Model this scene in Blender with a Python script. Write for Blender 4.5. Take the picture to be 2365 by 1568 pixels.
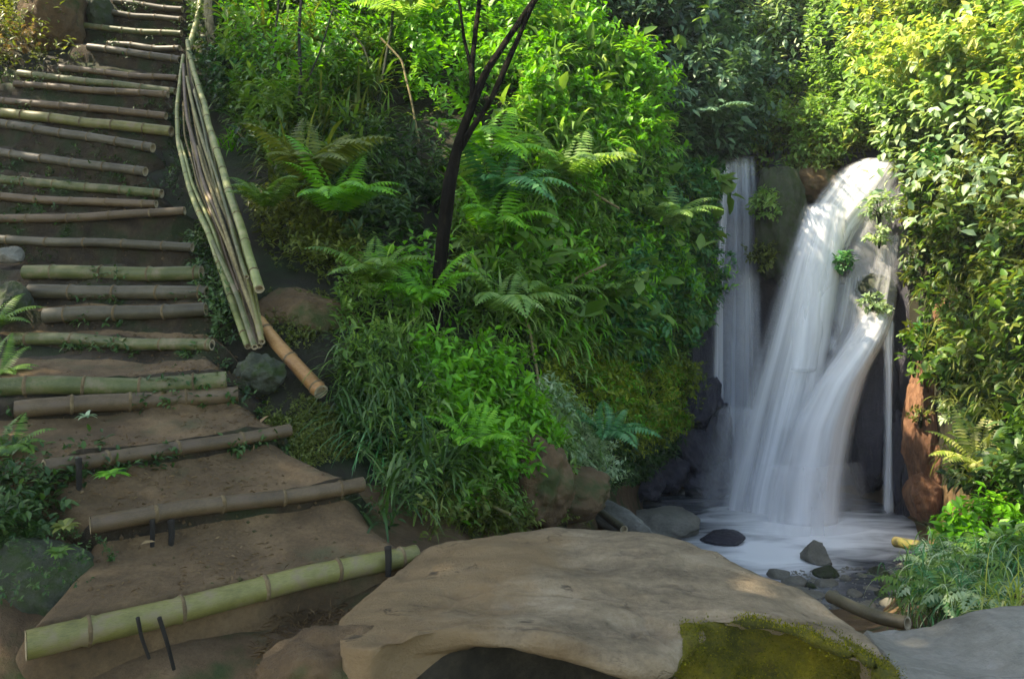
import bpy, math, random
import numpy as np
from mathutils import Vector

# ------------------------------------------------------------------ camera, sky, sun
SC = bpy.context.scene
for o in list(bpy.data.objects): bpy.data.objects.remove(o)
COL = SC.collection
CAMZ = 1.6
F = 1839.0; CX = 1182.5; HY = 630.0          # focal length, centre column and eye level in sheet units (2365 x 1568)
cam = bpy.data.cameras.new('camera'); camo = bpy.data.objects.new('camera', cam); COL.objects.link(camo)
cam.lens = 28; cam.sensor_width = 36; cam.clip_start = 0.05; cam.clip_end = 500
cam.shift_y = -(784 - HY) / 2365
camo.location = (0, 0, CAMZ); camo.rotation_euler = (math.radians(90), 0, 0)
SC.camera = camo
SUN_EL, SUN_AZ = math.radians(52), math.radians(-90)     # azimuth measured from +Y (view axis) towards +X
w = bpy.data.worlds.new('World'); SC.world = w; w.use_nodes = True
nt = w.node_tree; nt.nodes.clear()
sky = nt.nodes.new('ShaderNodeTexSky'); sky.sky_type = 'NISHITA'; sky.sun_disc = False
sky.sun_elevation = SUN_EL; sky.sun_rotation = SUN_AZ
bg = nt.nodes.new('ShaderNodeBackground'); bg.inputs[1].default_value = 0.15
wo = nt.nodes.new('ShaderNodeOutputWorld')
nt.links.new(sky.outputs[0], bg.inputs[0]); nt.links.new(bg.outputs[0], wo.inputs[0])
sl = bpy.data.lights.new('sun', 'SUN'); sl.energy = 4.0; sl.angle = math.radians(0.6); sl.color = (1.0, 0.93, 0.8)
so = bpy.data.objects.new('sun', sl); COL.objects.link(so)
sd = Vector((math.sin(SUN_AZ) * math.cos(SUN_EL), math.cos(SUN_AZ) * math.cos(SUN_EL), math.sin(SUN_EL)))
so.rotation_euler = (-sd).to_track_quat('-Z', 'Y').to_euler(); so.location = sd * 30
SC.view_settings.view_transform = 'Standard'; SC.view_settings.look = 'None'
SC.view_settings.exposure = 2.0; SC.view_settings.gamma = 1
SC.view_settings.use_white_balance = True; SC.view_settings.white_balance_temperature = 7500; SC.view_settings.white_balance_tint = 10

random.seed(7); R = np.random.default_rng(11)

# ------------------------------------------------------------------ helpers
def P(px, py, Y):
    return np.array([(px - CX) / F * Y, Y, CAMZ + (HY - py) / F * Y])

def _hash(i, j, k):
    h = (i * 374761393 + j * 668265263 + k * 2147483647 + 1013904223) & 0xffffffff
    h = ((h ^ (h >> 13)) * 1274126177) & 0xffffffff
    return ((h ^ (h >> 16)) & 0xffff) / 65535.0
def vnoise(p):
    p = np.asarray(p, float); f = np.floor(p).astype(np.int64); t = p - f; t = t * t * (3 - 2 * t)
    r = 0
    for a in (0, 1):
        for b in (0, 1):
            for c in (0, 1):
                wt = (t[..., 0] if a else 1 - t[..., 0]) * (t[..., 1] if b else 1 - t[..., 1]) * (t[..., 2] if c else 1 - t[..., 2])
                r = r + wt * _hash(f[..., 0] + a, f[..., 1] + b, f[..., 2] + c)
    return r * 2 - 1
def fbm(p, oct=4):
    p = np.asarray(p, float); r = 0; a = 1.0; s = 0
    for o in range(oct):
        r = r + a * vnoise(p * 2 ** o + 17.3 * o); s += a; a *= 0.5
    return r / s

def link(name, me, mat=None, parent=None, smooth=False):
    o = bpy.data.objects.new(name, me); COL.objects.link(o)
    if mat: me.materials.append(mat)
    if smooth: me.polygons.foreach_set('use_smooth', np.ones(len(me.polygons), bool))
    if parent: o.parent = parent
    return o
def mesh(name, v, f, mat=None, parent=None, smooth=False, uv=None):
    """v (N,3); f (M,k) array of one face size"""
    v = np.asarray(v, np.float32); f = np.asarray(f, np.int32)
    me = bpy.data.meshes.new(name)
    me.vertices.add(len(v)); me.vertices.foreach_set('co', v.ravel())
    M, k = f.shape
    me.loops.add(M * k); me.loops.foreach_set('vertex_index', f.ravel())
    me.polygons.add(M); me.polygons.foreach_set('loop_start', np.arange(0, M * k, k, dtype=np.int32))
    me.polygons.foreach_set('loop_total', np.full(M, k, np.int32))
    if uv is not None:
        l = me.uv_layers.new(name='UVMap'); l.data.foreach_set('uv', np.asarray(uv, np.float32)[f.ravel()].ravel())
    me.update(calc_edges=True)
    return link(name, me, mat, parent, smooth)
def tag(o, label=None, cat=None, group=None, kind=None):
    if label: o['label'] = label
    if cat: o['category'] = cat
    if group: o['group'] = group
    if kind: o['kind'] = kind
    return o
def empty(name, loc=(0, 0, 0)):
    o = bpy.data.objects.new(name, None); o.empty_display_size = 0.1; COL.objects.link(o); o.location = tuple(loc); return o
def adopt(child, parent):
    child.parent = parent; child.matrix_parent_inverse = parent.matrix_basis.inverted()
def set_origin(o, p):
    p = np.asarray(p, float); me = o.data; n = len(me.vertices); c = np.empty(n * 3, np.float32)
    me.vertices.foreach_get('co', c); c = c.reshape(-1, 3) - p.astype(np.float32)
    me.vertices.foreach_set('co', c.ravel()); me.update(); o.location = tuple(p)
def grid_faces(nr, nc, closed=False):
    i = np.arange(nr - 1)[:, None]; j = np.arange(nc if closed else nc - 1)[None, :]
    a = i * nc + j; b = i * nc + (j + 1) % nc
    return np.stack([a, b, b + nc, a + nc], -1).reshape(-1, 4)

# ------------------------------------------------------------------ materials
def newmat(name):
    m = bpy.data.materials.new(name); m.use_nodes = True; t = m.node_tree; t.nodes.clear()
    out = t.nodes.new('ShaderNodeOutputMaterial'); return m, t, out
def N(t, typ, **kw):
    n = t.nodes.new(typ)
    for k, v in kw.items():
        if k in n.inputs.keys() if isinstance(k, str) else False: n.inputs[k].default_value = v
        else: setattr(n, k, v)
    return n
def ramp(t, stops):
    r = t.nodes.new('ShaderNodeValToRGB'); e = r.color_ramp.elements
    while len(e) > 1: e.remove(e[0])
    e[0].position = stops[0][0]; e[0].color = (*stops[0][1], 1)
    for p, c in stops[1:]:
        x = e.new(p); x.color = (*c, 1)
    return r
def math_(t, op, a, b=None):
    n = t.nodes.new('ShaderNodeMath'); n.operation = op
    for i, x in enumerate((a, b)):
        if x is None: continue
        if isinstance(x, (int, float)): n.inputs[i].default_value = x
        else: t.links.new(x, n.inputs[i])
    return n.outputs[0]
def noise(t, scale, detail=5, rough=0.6, vec=None, dist=0):
    n = t.nodes.new('ShaderNodeTexNoise'); n.inputs['Scale'].default_value = scale
    n.inputs['Detail'].default_value = detail; n.inputs['Roughness'].default_value = rough; n.inputs['Distortion'].default_value = dist
    if vec is not None: t.links.new(vec, n.inputs['Vector'])
    return n
def pos(t, scale=(1, 1, 1), rot=(0, 0, 0), kind='Object'):
    c = t.nodes.new('ShaderNodeTexCoord'); m = t.nodes.new('ShaderNodeMapping')
    m.inputs['Scale'].default_value = scale; m.inputs['Rotation'].default_value = rot
    t.links.new(c.outputs[kind], m.inputs[0]); return m.outputs[0]
def mixc(t, fac, a, b, mode='MIX'):
    n = t.nodes.new('ShaderNodeMix'); n.data_type = 'RGBA'; n.blend_type = mode
    for s, x in ((n.inputs[0], fac), (n.inputs[6], a), (n.inputs[7], b)):
        if isinstance(x, (int, float)): s.default_value = x
        elif isinstance(x, tuple): s.default_value = (*x, 1)
        else: t.links.new(x, s)
    return n.outputs[2]

def leaf_mat(name, cols, trans=0.35, rough=0.45, spec=0.35):
    """cols: list of colours picked per leaf"""
    m, t, out = newmat(name)
    g = t.nodes.new('ShaderNodeNewGeometry')
    n = len(cols)
    r = ramp(t, [(i / max(1, n - 1), c) for i, c in enumerate(cols)])
    nz = noise(t, 1.7, 2, 0.5, g.outputs['Position'])
    a = math_(t, 'MULTIPLY', g.outputs['Random Per Island'], 0.65)
    b = math_(t, 'MULTIPLY', math_(t, 'SUBTRACT', nz.outputs[0], 0.3), 0.9)
    t.links.new(math_(t, 'ADD', a, b), r.inputs[0])
    p = t.nodes.new('ShaderNodeBsdfPrincipled'); p.inputs['Roughness'].default_value = rough
    p.inputs['Specular IOR Level'].default_value = spec
    t.links.new(r.outputs[0], p.inputs['Base Color'])
    tr = t.nodes.new('ShaderNodeBsdfTranslucent')
    tc = mixc(t, 1.0, r.outputs[0], (1.5, 1.5, 0.7), 'MULTIPLY')
    t.links.new(tc, tr.inputs[0])
    mx = t.nodes.new('ShaderNodeMixShader'); mx.inputs[0].default_value = trans
    t.links.new(p.outputs[0], mx.inputs[1]); t.links.new(tr.outputs[0], mx.inputs[2]); t.links.new(mx.outputs[0], out.inputs[0])
    return m
def ground_mat(name, stops, scale=3, bump=0.4, rough=0.85, fine=40, spots=None, bscale=None, stretch=(1, 1, 1), dist=0.3, spec=0.3):
    m, t, out = newmat(name)
    v = pos(t, stretch)
    n1 = noise(t, scale, 8, 0.65, v, dist); n2 = noise(t, fine, 6, 0.7, v)
    s = math_(t, 'ADD', math_(t, 'MULTIPLY', n1.outputs[0], 0.7), math_(t, 'MULTIPLY', n2.outputs[0], 0.3))
    r = ramp(t, stops); t.links.new(s, r.inputs[0]); c = r.outputs[0]
    if spots:
        n3 = noise(t, spots[1], 4, 0.6, v); rr = ramp(t, [(spots[2], (0, 0, 0)), (spots[2] + spots[3], (1, 1, 1))])
        t.links.new(n3.outputs[0], rr.inputs[0]); c = mixc(t, rr.outputs[0], c, spots[0])
    p = t.nodes.new('ShaderNodeBsdfPrincipled'); p.inputs['Roughness'].default_value = rough
    p.inputs['Specular IOR Level'].default_value = spec
    t.links.new(c, p.inputs['Base Color'])
    b = t.nodes.new('ShaderNodeBump'); b.inputs['Strength'].default_value = min(1, bump); b.inputs['Distance'].default_value = 0.05
    n5 = noise(t, fine * 2.2, 6, 0.75, v); t.links.new(math_(t, 'ADD', s, math_(t, 'MULTIPLY', n5.outputs[0], 0.35)), b.inputs['Height']); t.links.new(b.outputs[0], p.inputs['Normal'])
    t.links.new(p.outputs[0], out.inputs[0])
    return m

M = {}
M['soil'] = ground_mat('soil', [(0.25, (0.04, 0.024, 0.010)), (0.5, (0.125, 0.078, 0.034)), (0.75, (0.23, 0.155, 0.08))], 4, 0.9, spots=((0.05, 0.065, 0.015), 3.0, 0.52, 0.12))
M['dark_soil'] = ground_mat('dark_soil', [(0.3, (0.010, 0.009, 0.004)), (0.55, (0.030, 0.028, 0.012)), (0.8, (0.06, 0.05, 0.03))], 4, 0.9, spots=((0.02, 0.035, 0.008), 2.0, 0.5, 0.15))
M['cavity_shade'] = ground_mat('cavity_shade', [(0.3, (0.008, 0.007, 0.004)), (0.5, (0.03, 0.025, 0.013)), (0.7, (0.075, 0.06, 0.035))], 5, 1.0, 0.9)
M['riser_earth_shaded'] = ground_mat('riser_earth_shaded', [(0.3, (0.012, 0.009, 0.004)), (0.5, (0.042, 0.030, 0.014)), (0.65, (0.075, 0.056, 0.028)), (0.8, (0.13, 0.10, 0.058))], 6, 1.0, fine=30, spots=((0.022, 0.032, 0.008), 3.0, 0.5, 0.12))  # moist soil, darkened further so its colour carries the shade over the stair
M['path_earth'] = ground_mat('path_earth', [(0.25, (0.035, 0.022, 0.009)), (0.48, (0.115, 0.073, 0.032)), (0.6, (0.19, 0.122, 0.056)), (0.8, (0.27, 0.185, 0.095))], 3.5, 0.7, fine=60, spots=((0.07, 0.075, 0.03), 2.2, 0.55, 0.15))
M['rock'] = ground_mat('rock', [(0.3, (0.13, 0.105, 0.07)), (0.44, (0.27, 0.235, 0.17)), (0.56, (0.34, 0.305, 0.235)), (0.8, (0.44, 0.40, 0.32))], 2.6, 0.55, 0.8, fine=45, stretch=(0.7, 1.6, 2.2), spots=((0.23, 0.165, 0.075), 1.5, 0.52, 0.2))
def boulder_mat():
    m, t, out = newmat('boulder_stone'); v = pos(t, (0.8, 1.8, 2.2)); vo = pos(t)
    n1 = noise(t, 2.8, 10, 0.72, v, 0.1); n2 = noise(t, 38, 6, 0.75, vo)
    s = math_(t, 'ADD', math_(t, 'MULTIPLY', n1.outputs[0], 0.72), math_(t, 'MULTIPLY', n2.outputs[0], 0.28))
    r = ramp(t, [(0.32, (0.055, 0.038, 0.02)), (0.43, (0.14, 0.106, 0.062)), (0.52, (0.215, 0.162, 0.094)), (0.60, (0.27, 0.212, 0.132)), (0.75, (0.37, 0.305, 0.205))]); t.links.new(s, r.inputs[0])
    # ochre stain on the side next to the steps
    sep = t.nodes.new('ShaderNodeSeparateXYZ'); t.links.new(vo, sep.inputs[0]); n3 = noise(t, 2.2, 5, 0.6, vo)
    oc = math_(t, 'ADD', math_(t, 'MULTIPLY', sep.outputs[0], -1.1), math_(t, 'MULTIPLY', n3.outputs[0], 1.9)); ro = ramp(t, [(0.62, (0, 0, 0)), (1.0, (0.75, 0.75, 0.75))]); t.links.new(oc, ro.inputs[0])
    c = mixc(t, ro.outputs[0], r.outputs[0], (0.17, 0.108, 0.045))
    # cracks (thin warped bands) and pits
    n4 = noise(t, 1.5, 6, 0.6, pos(t, (0.9, 2.2, 2.2)), 0.15); cr = math_(t, 'ABSOLUTE', math_(t, 'SUBTRACT', n4.outputs[0], 0.47)); rc = ramp(t, [(0.0, (1, 1, 1)), (0.006, (0, 0, 0))]); t.links.new(cr, rc.inputs[0])
    n6 = noise(t, 3.2, 3, 0.5, vo); g = ramp(t, [(0.50, (0, 0, 0)), (0.60, (1, 1, 1))]); t.links.new(n6.outputs[0], g.inputs[0]); crk = math_(t, 'MULTIPLY', rc.outputs[0], g.outputs[0])
    n7 = noise(t, 7.5, 3, 0.55, pos(t, (0.7, 1.8, 1.8))); pt = ramp(t, [(0.68, (0, 0, 0)), (0.74, (1, 1, 1))]); t.links.new(n7.outputs[0], pt.inputs[0])
    dk = math_(t, 'MAXIMUM', crk, pt.outputs[0]); c = mixc(t, math_(t, 'MULTIPLY', dk, 0.75), c, (0.035, 0.026, 0.016))
    p = t.nodes.new('ShaderNodeBsdfPrincipled'); p.inputs['Roughness'].default_value = 0.82; p.inputs['Specular IOR Level'].default_value = 0.25; t.links.new(c, p.inputs['Base Color'])
    n8 = noise(t, 90, 5, 0.7, vo); h = math_(t, 'ADD', math_(t, 'SUBTRACT', s, math_(t, 'MULTIPLY', dk, 0.35)), math_(t, 'MULTIPLY', n8.outputs[0], 0.22))
    b = t.nodes.new('ShaderNodeBump'); b.inputs['Strength'].default_value = 0.75; b.inputs['Distance'].default_value = 0.05; t.links.new(h, b.inputs['Height']); t.links.new(b.outputs[0], p.inputs['Normal'])
    t.links.new(p.outputs[0], out.inputs[0]); return m
M['rock'] = boulder_mat()
M['rock_grey'] = ground_mat('rock_grey', [(0.3, (0.09, 0.085, 0.065)), (0.5, (0.19, 0.18, 0.14)), (0.75, (0.31, 0.29, 0.24))], 3, 0.7, 0.8)
M['rock_moss'] = ground_mat('rock_moss', [(0.3, (0.020, 0.024, 0.012)), (0.5, (0.055, 0.062, 0.036)), (0.8, (0.12, 0.125, 0.09))], 6, 0.8, 0.85, spots=((0.035, 0.055, 0.012), 14, 0.46, 0.16))
M['wet_rock'] = ground_mat('wet_rock', [(0.3, (0.012, 0.012, 0.018)), (0.55, (0.035, 0.032, 0.045)), (0.8, (0.08, 0.075, 0.085))], 5, 1.0, 0.28, fine=25, spec=0.7)
M['ochre_rock'] = ground_mat('ochre_rock', [(0.3, (0.05, 0.025, 0.014)), (0.45, (0.17, 0.08, 0.04)), (0.6, (0.33, 0.17, 0.09)), (0.8, (0.55, 0.40, 0.28))], 6, 1.0, 0.5, stretch=(2, 2, 0.6))
M['moss'] = ground_mat('moss', [(0.3, (0.02, 0.024, 0.004)), (0.45, (0.09, 0.09, 0.008)), (0.58, (0.20, 0.17, 0.01)), (0.72, (0.34, 0.28, 0.015))], 5, 1.0, 0.95, fine=90, spots=((0.05, 0.04, 0.012), 4, 0.56, 0.1))
M['bark_black'] = ground_mat('bark_black', [(0.3, (0.003, 0.0025, 0.001)), (0.52, (0.010, 0.008, 0.004)), (0.7, (0.045, 0.038, 0.022))], 9, 1.0, 0.9, stretch=(3, 3, 0.6), spec=0.08)
M['bark_dark'] = ground_mat('bark_dark', [(0.3, (0.008, 0.007, 0.004)), (0.6, (0.03, 0.026, 0.018)), (0.85, (0.09, 0.08, 0.06))], 9, 0.8, 0.8, stretch=(3, 3, 0.6))
M['bark_mossy'] = ground_mat('bark_mossy', [(0.3, (0.008, 0.012, 0.004)), (0.6, (0.025, 0.035, 0.010)), (0.85, (0.06, 0.07, 0.028))], 7, 0.8, 0.85, stretch=(3, 3, 0.5))

def bamboo_mat(name, c0, c1, c2, blotch=(0.16, 0.12, 0.07)):
    m, t, out = newmat(name)
    v = pos(t, (1.2, 26, 26), kind='Generated')
    vo = pos(t)
    n1 = noise(t, 3, 5, 0.6, v); n2 = noise(t, 4.5, 5, 0.7, vo)
    r = ramp(t, [(0.3, c0), (0.5, c1), (0.72, c2)])
    s = math_(t, 'ADD', math_(t, 'MULTIPLY', n1.outputs[0], 0.45), math_(t, 'MULTIPLY', n2.outputs[0], 0.55))
    t.links.new(s, r.inputs[0])
    n3 = noise(t, 9, 5, 0.7, vo); rr = ramp(t, [(0.52, (0, 0, 0)), (0.66, (0.8, 0.8, 0.8))]); t.links.new(n3.outputs[0], rr.inputs[0])
    c = mixc(t, rr.outputs[0], r.outputs[0], blotch)
    p = t.nodes.new('ShaderNodeBsdfPrincipled'); p.inputs['Roughness'].default_value = 0.5; p.inputs['Specular IOR Level'].default_value = 0.35
    t.links.new(c, p.inputs['Base Color'])
    b = t.nodes.new('ShaderNodeBump'); b.inputs['Strength'].default_value = 0.25; b.inputs['Distance'].default_value = 0.01
    t.links.new(s, b.inputs['Height']); t.links.new(b.outputs[0], p.inputs['Normal']); t.links.new(p.outputs[0], out.inputs[0])
    return m
M['bam_yellow'] = bamboo_mat('bam_yellow', (0.05, 0.05, 0.012), (0.145, 0.135, 0.035), (0.26, 0.235, 0.075))
M['bam_green'] = bamboo_mat('bam_green', (0.022, 0.028, 0.007), (0.072, 0.082, 0.022), (0.17, 0.17, 0.06))
M['bam_grey'] = bamboo_mat('bam_grey', (0.022, 0.018, 0.009), (0.06, 0.051, 0.026), (0.15, 0.13, 0.075), (0.07, 0.06, 0.04))
M['bam_brown'] = bamboo_mat('bam_brown', (0.03, 0.020, 0.009), (0.085, 0.057, 0.025), (0.20, 0.142, 0.07), (0.09, 0.06, 0.035))
M['bam_orange'] = bamboo_mat('bam_orange', (0.14, 0.065, 0.02), (0.30, 0.155, 0.05), (0.46, 0.28, 0.10), (0.2, 0.09, 0.035))
M['bam_pale'] = bamboo_mat('bam_pale', (0.07, 0.085, 0.02), (0.17, 0.19, 0.055), (0.31, 0.34, 0.13), (0.28, 0.24, 0.12))
M['joint'] = ground_mat('joint', [(0.3, (0.05, 0.035, 0.015)), (0.5, (0.13, 0.09, 0.04)), (0.75, (0.26, 0.20, 0.10))], 14, 0.6, 0.8)
M['cut'] = ground_mat('cut', [(0.3, (0.25, 0.19, 0.10)), (0.7, (0.5, 0.42, 0.26))], 30, 0.3, 0.8)
M['straw'] = ground_mat('straw', [(0.3, (0.09, 0.07, 0.025)), (0.7, (0.27, 0.22, 0.10))], 20, 0.3, 0.8)

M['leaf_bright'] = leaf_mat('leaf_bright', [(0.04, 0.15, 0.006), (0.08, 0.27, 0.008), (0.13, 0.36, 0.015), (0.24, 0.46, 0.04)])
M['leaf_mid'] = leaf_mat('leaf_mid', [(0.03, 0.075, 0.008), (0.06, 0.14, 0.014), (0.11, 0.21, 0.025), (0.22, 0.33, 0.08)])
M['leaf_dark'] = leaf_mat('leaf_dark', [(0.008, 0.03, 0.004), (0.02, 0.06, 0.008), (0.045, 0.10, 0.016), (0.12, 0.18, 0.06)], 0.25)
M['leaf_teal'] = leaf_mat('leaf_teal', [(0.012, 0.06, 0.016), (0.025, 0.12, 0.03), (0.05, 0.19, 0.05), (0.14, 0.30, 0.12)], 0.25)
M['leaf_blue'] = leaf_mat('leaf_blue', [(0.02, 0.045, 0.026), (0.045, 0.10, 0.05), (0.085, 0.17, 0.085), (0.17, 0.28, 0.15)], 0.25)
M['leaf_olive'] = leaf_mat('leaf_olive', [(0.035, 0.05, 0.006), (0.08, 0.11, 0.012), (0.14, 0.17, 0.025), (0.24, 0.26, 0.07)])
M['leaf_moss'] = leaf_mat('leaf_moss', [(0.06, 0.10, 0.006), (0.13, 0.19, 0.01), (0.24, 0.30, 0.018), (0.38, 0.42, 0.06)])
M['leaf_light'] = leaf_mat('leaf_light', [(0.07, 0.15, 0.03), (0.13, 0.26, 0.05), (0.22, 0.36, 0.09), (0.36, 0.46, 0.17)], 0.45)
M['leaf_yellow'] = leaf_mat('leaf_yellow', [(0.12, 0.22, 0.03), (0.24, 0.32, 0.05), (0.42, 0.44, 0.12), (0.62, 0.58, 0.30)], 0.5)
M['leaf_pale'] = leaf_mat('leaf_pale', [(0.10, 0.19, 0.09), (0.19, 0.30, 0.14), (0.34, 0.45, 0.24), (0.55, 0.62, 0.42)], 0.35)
M['root_fibre'] = leaf_mat('root_fibre', [(0.07, 0.04, 0.018), (0.14, 0.09, 0.04), (0.2, 0.14, 0.07)], 0.1, .8, .1)
M['leaf_dry'] = leaf_mat('leaf_dry', [(0.12, 0.07, 0.03), (0.24, 0.16, 0.07), (0.4, 0.3, 0.16)], 0.2)

# ------------------------------------------------------------------ terrain: depth of the ground along sheet coordinates
CP = [  # (px, py, depth)
 # left bank and under the stair
 (-500,-500,12),(-500,100,9),(-500,600,6),(-500,1000,4.2),(-500,1400,2.9),(-150,0,9.6),(-120,400,6.8),(-120,700,5.2),
 (-100,900,4.1),(-80,1100,3.3),(-60,1300,2.7),(-100,1600,2.25),
 (0,60,9.6),(120,60,9.9),(60,150,9.0),(200,-200,12),(340,-100,11.4),
 (0,260,8.1),(0,500,6.6),(0,640,5.5),(0,800,4.7),(10,930,4.1),(60,1060,3.5),(60,1180,3.1),(60,1400,2.65),(0,1560,2.35),
 (200,50,9.9),(200,250,8.2),(200,500,6.5),(200,640,5.6),(250,800,4.75),(300,900,4.3),(350,1050,3.75),(400,1180,3.5),(400,1300,3.1),(500,1420,2.8),(400,1560,2.45),
 (420,30,10.1),(400,300,7.9),(420,480,6.6),(440,650,5.6),(480,800,4.8),(560,900,4.4),(650,1000,4.05),(700,1200,3.6),(700,1400,2.95),(700,1560,2.55),
 (840,1110,3.8),(860,1230,3.4),(960,1290,3.15),(900,1400,2.9),(900,1560,2.6),
 (600,640,5.4),(680,720,5.0),(750,850,4.6),(780,950,4.35),(620,850,4.6),
 # hillside
 (520,300,8.2),(520,0,11),(520,-400,14),(620,480,6.3),(700,300,7.8),(700,100,9.4),(700,-100,11),(760,600,5.9),(850,450,7.2),(850,200,8.8),(850,0,10.4),
 (900,700,5.6),(880,900,4.8),(920,1080,4.2),(950,1200,3.8),(1000,820,5.3),(1000,600,6.6),(1000,400,7.7),(1000,200,9.0),(1000,0,10.4),(1000,-400,13),
 (1100,1000,5.0),(1100,1200,4.3),(1150,800,5.9),(1150,600,6.8),(1150,300,8.4),(1200,0,10.6),(1250,-400,13),
 (1250,1200,5.0),(1300,1000,6.3),(1300,800,6.9),(1300,500,8.0),(1300,200,9.4),(1380,1200,6.3),(1400,1000,7.6),(1450,800,8.4),(1480,500,9.3),(1480,250,10.0),(1400,0,11.5),
 (1440,1180,7.8),(1500,1080,9.4),(1560,950,10.0),(1580,700,10.2),(1590,450,10.7),(1560,200,11.6),(1560,0,13),(1560,-400,15),
 # cliff around the falls
 (1620,1000,10.6),(1640,1130,10.3),(1620,700,10.8),(1650,400,11.3),(1750,400,11.5),(1750,700,10.9),(1750,1000,10.6),(1780,1150,10.3),
 (1790,550,10.75),(1850,500,10.8),(1880,700,10.75),(1900,1000,10.5),(1920,1180,10.0),(1980,900,10.2),(2000,1185,9.75),(2050,1190,9.45),
 (1800,380,11.2),(1900,380,10.9),(2000,380,10.8),(2080,420,10.2),(2000,600,10.35),(2050,750,9.9),(2060,1000,9.7),
 (1700,250,12.4),(1850,250,12),(2000,250,11.5),(1700,0,14.5),(1900,0,14),(1700,-400,17),(2000,-400,16),
 # right wall
 (2100,300,10.8),(2130,600,9.3),(2130,900,9.0),(2120,1150,9.1),(2160,1190,8.7),(2200,1000,8.2),(2250,700,8.2),(2250,400,9),(2250,100,10),(2200,-300,12),
 (2230,1180,7.6),(2300,1000,6.9),(2365,1150,5.9),(2365,900,6.7),(2365,600,7.6),(2365,200,8.8),(2365,-100,9.6),(2600,1000,5.2),(2600,600,6.3),(2600,100,7.8),(2600,-400,9.5),
 (3000,1200,3.8),(3000,700,5),(3000,0,6.5),(3000,-500,8),
 # stream bank on the right of the pool and foreground
 (2200,1290,6.4),(2150,1400,5.2),(2365,1280,5.0),(2365,1380,3.6),(2250,1440,3.9),(2600,1400,3.2),
 (2100,1460,3.9),(2000,1520,3.6),(2365,1560,3.1),(1800,1568,3.4),(1400,1568,3.2),(1100,1568,3.0),
]
for px, py in ((1500,1160),(1600,1190),(1750,1210),(1900,1230),(2050,1240),(1650,1260),(1800,1300),(1950,1300),(2080,1300),(1750,1350),(1900,1380),(2030,1400),(1550,1300),(1600,1400)):
    CP.append((px, py, 3.0 * F / (py - HY)))
CP += [(x, y, 1.75 * F / (y - HY)) for x in (-500, 300, 1100, 1900, 2700) for y in (2000, 3000)]
CP = np.array(CP, float)
def _kern(a, b):
    d = np.sqrt(((a[:, None, :] - b[None, :, :]) ** 2).sum(-1)); return d
S_ = np.array([1 / 500.0, 1 / 500.0])
_K = _kern(CP[:, :2] * S_, CP[:, :2] * S_) + 1e-3 * np.eye(len(CP)) * -1
_A = np.block([[_K, np.c_[np.ones(len(CP)), CP[:, :2] * S_]], [np.r_[[np.ones(len(CP))], (CP[:, :2] * S_).T], np.zeros((3, 3))]])
_W = np.linalg.solve(_A, np.r_[np.log(CP[:, 2]), 0, 0, 0])
def depth(px, py):
    q = np.stack([np.ravel(px), np.ravel(py)], -1).astype(float) * S_
    r = np.empty(len(q))
    for i in range(0, len(q), 20000):
        s = q[i:i + 20000]; r[i:i + 20000] = _kern(s, CP[:, :2] * S_) @ _W[:-3] + _W[-3] + s @ _W[-2:]
    return np.exp(r).reshape(np.shape(px))
def surf(px, py):
    Y = depth(px, py); px = np.asarray(px, float); py = np.asarray(py, float)
    p = np.stack([(px - CX) / F * Y, Y, CAMZ + (HY - py) / F * Y], -1)
    k = fbm(p * 1.3, 4) * 0.16 + fbm(p * 5, 3) * 0.04
    k = k * np.clip((Y - 2.5) / 3, 0.25, 1)
    cd = p - np.array([0, 0, CAMZ]); cd /= np.linalg.norm(cd, axis=-1, keepdims=True)
    return p + cd * k[..., None]
def surf_n(px, py):
    a = surf(np.asarray(px) + 12, py) - surf(np.asarray(px) - 12, py); b = surf(px, np.asarray(py) - 12) - surf(px, np.asarray(py) + 12)
    n = np.cross(a, b); n /= np.linalg.norm(n, axis=-1, keepdims=True); return n      # towards the open side

# relief split in three structure pieces that share borders: hillside, cliff, ground
def terrain(name, xs, ys, mat):
    X, Yy = np.meshgrid(xs, ys); p = surf(X, Yy)
    o = mesh(name, p.reshape(-1, 3), grid_faces(len(ys), len(xs)), mat, smooth=True); tag(o, kind='structure'); return o
ys_all = np.r_[np.linspace(-900, -60, 20), np.linspace(-40, 1120, 170)]
terrain('hillside', np.linspace(-900, 1600, 260), ys_all, M['dark_soil'])
terrain('cliff', np.linspace(1600, 2100, 90), ys_all, M['wet_rock'])
terrain('slope', np.linspace(2100, 3300, 120), ys_all, M['dark_soil'])
terrain('ground', np.linspace(-900, 3300, 300), np.r_[np.linspace(1120, 1600, 90), np.linspace(1650, 3000, 12)], M['soil'])

# wide ground sheet around the place, far below and behind the terrain
v = []; n_ = 40
for i in range(n_):
    for j in range(n_):
        x = -60 + 120 * i / (n_ - 1); y = -60 + 120 * j / (n_ - 1)
        v.append((x, y, -2.2))
o = mesh('forest_floor', v, grid_faces(n_, n_), M['dark_soil']); tag(o, kind='structure')

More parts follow.
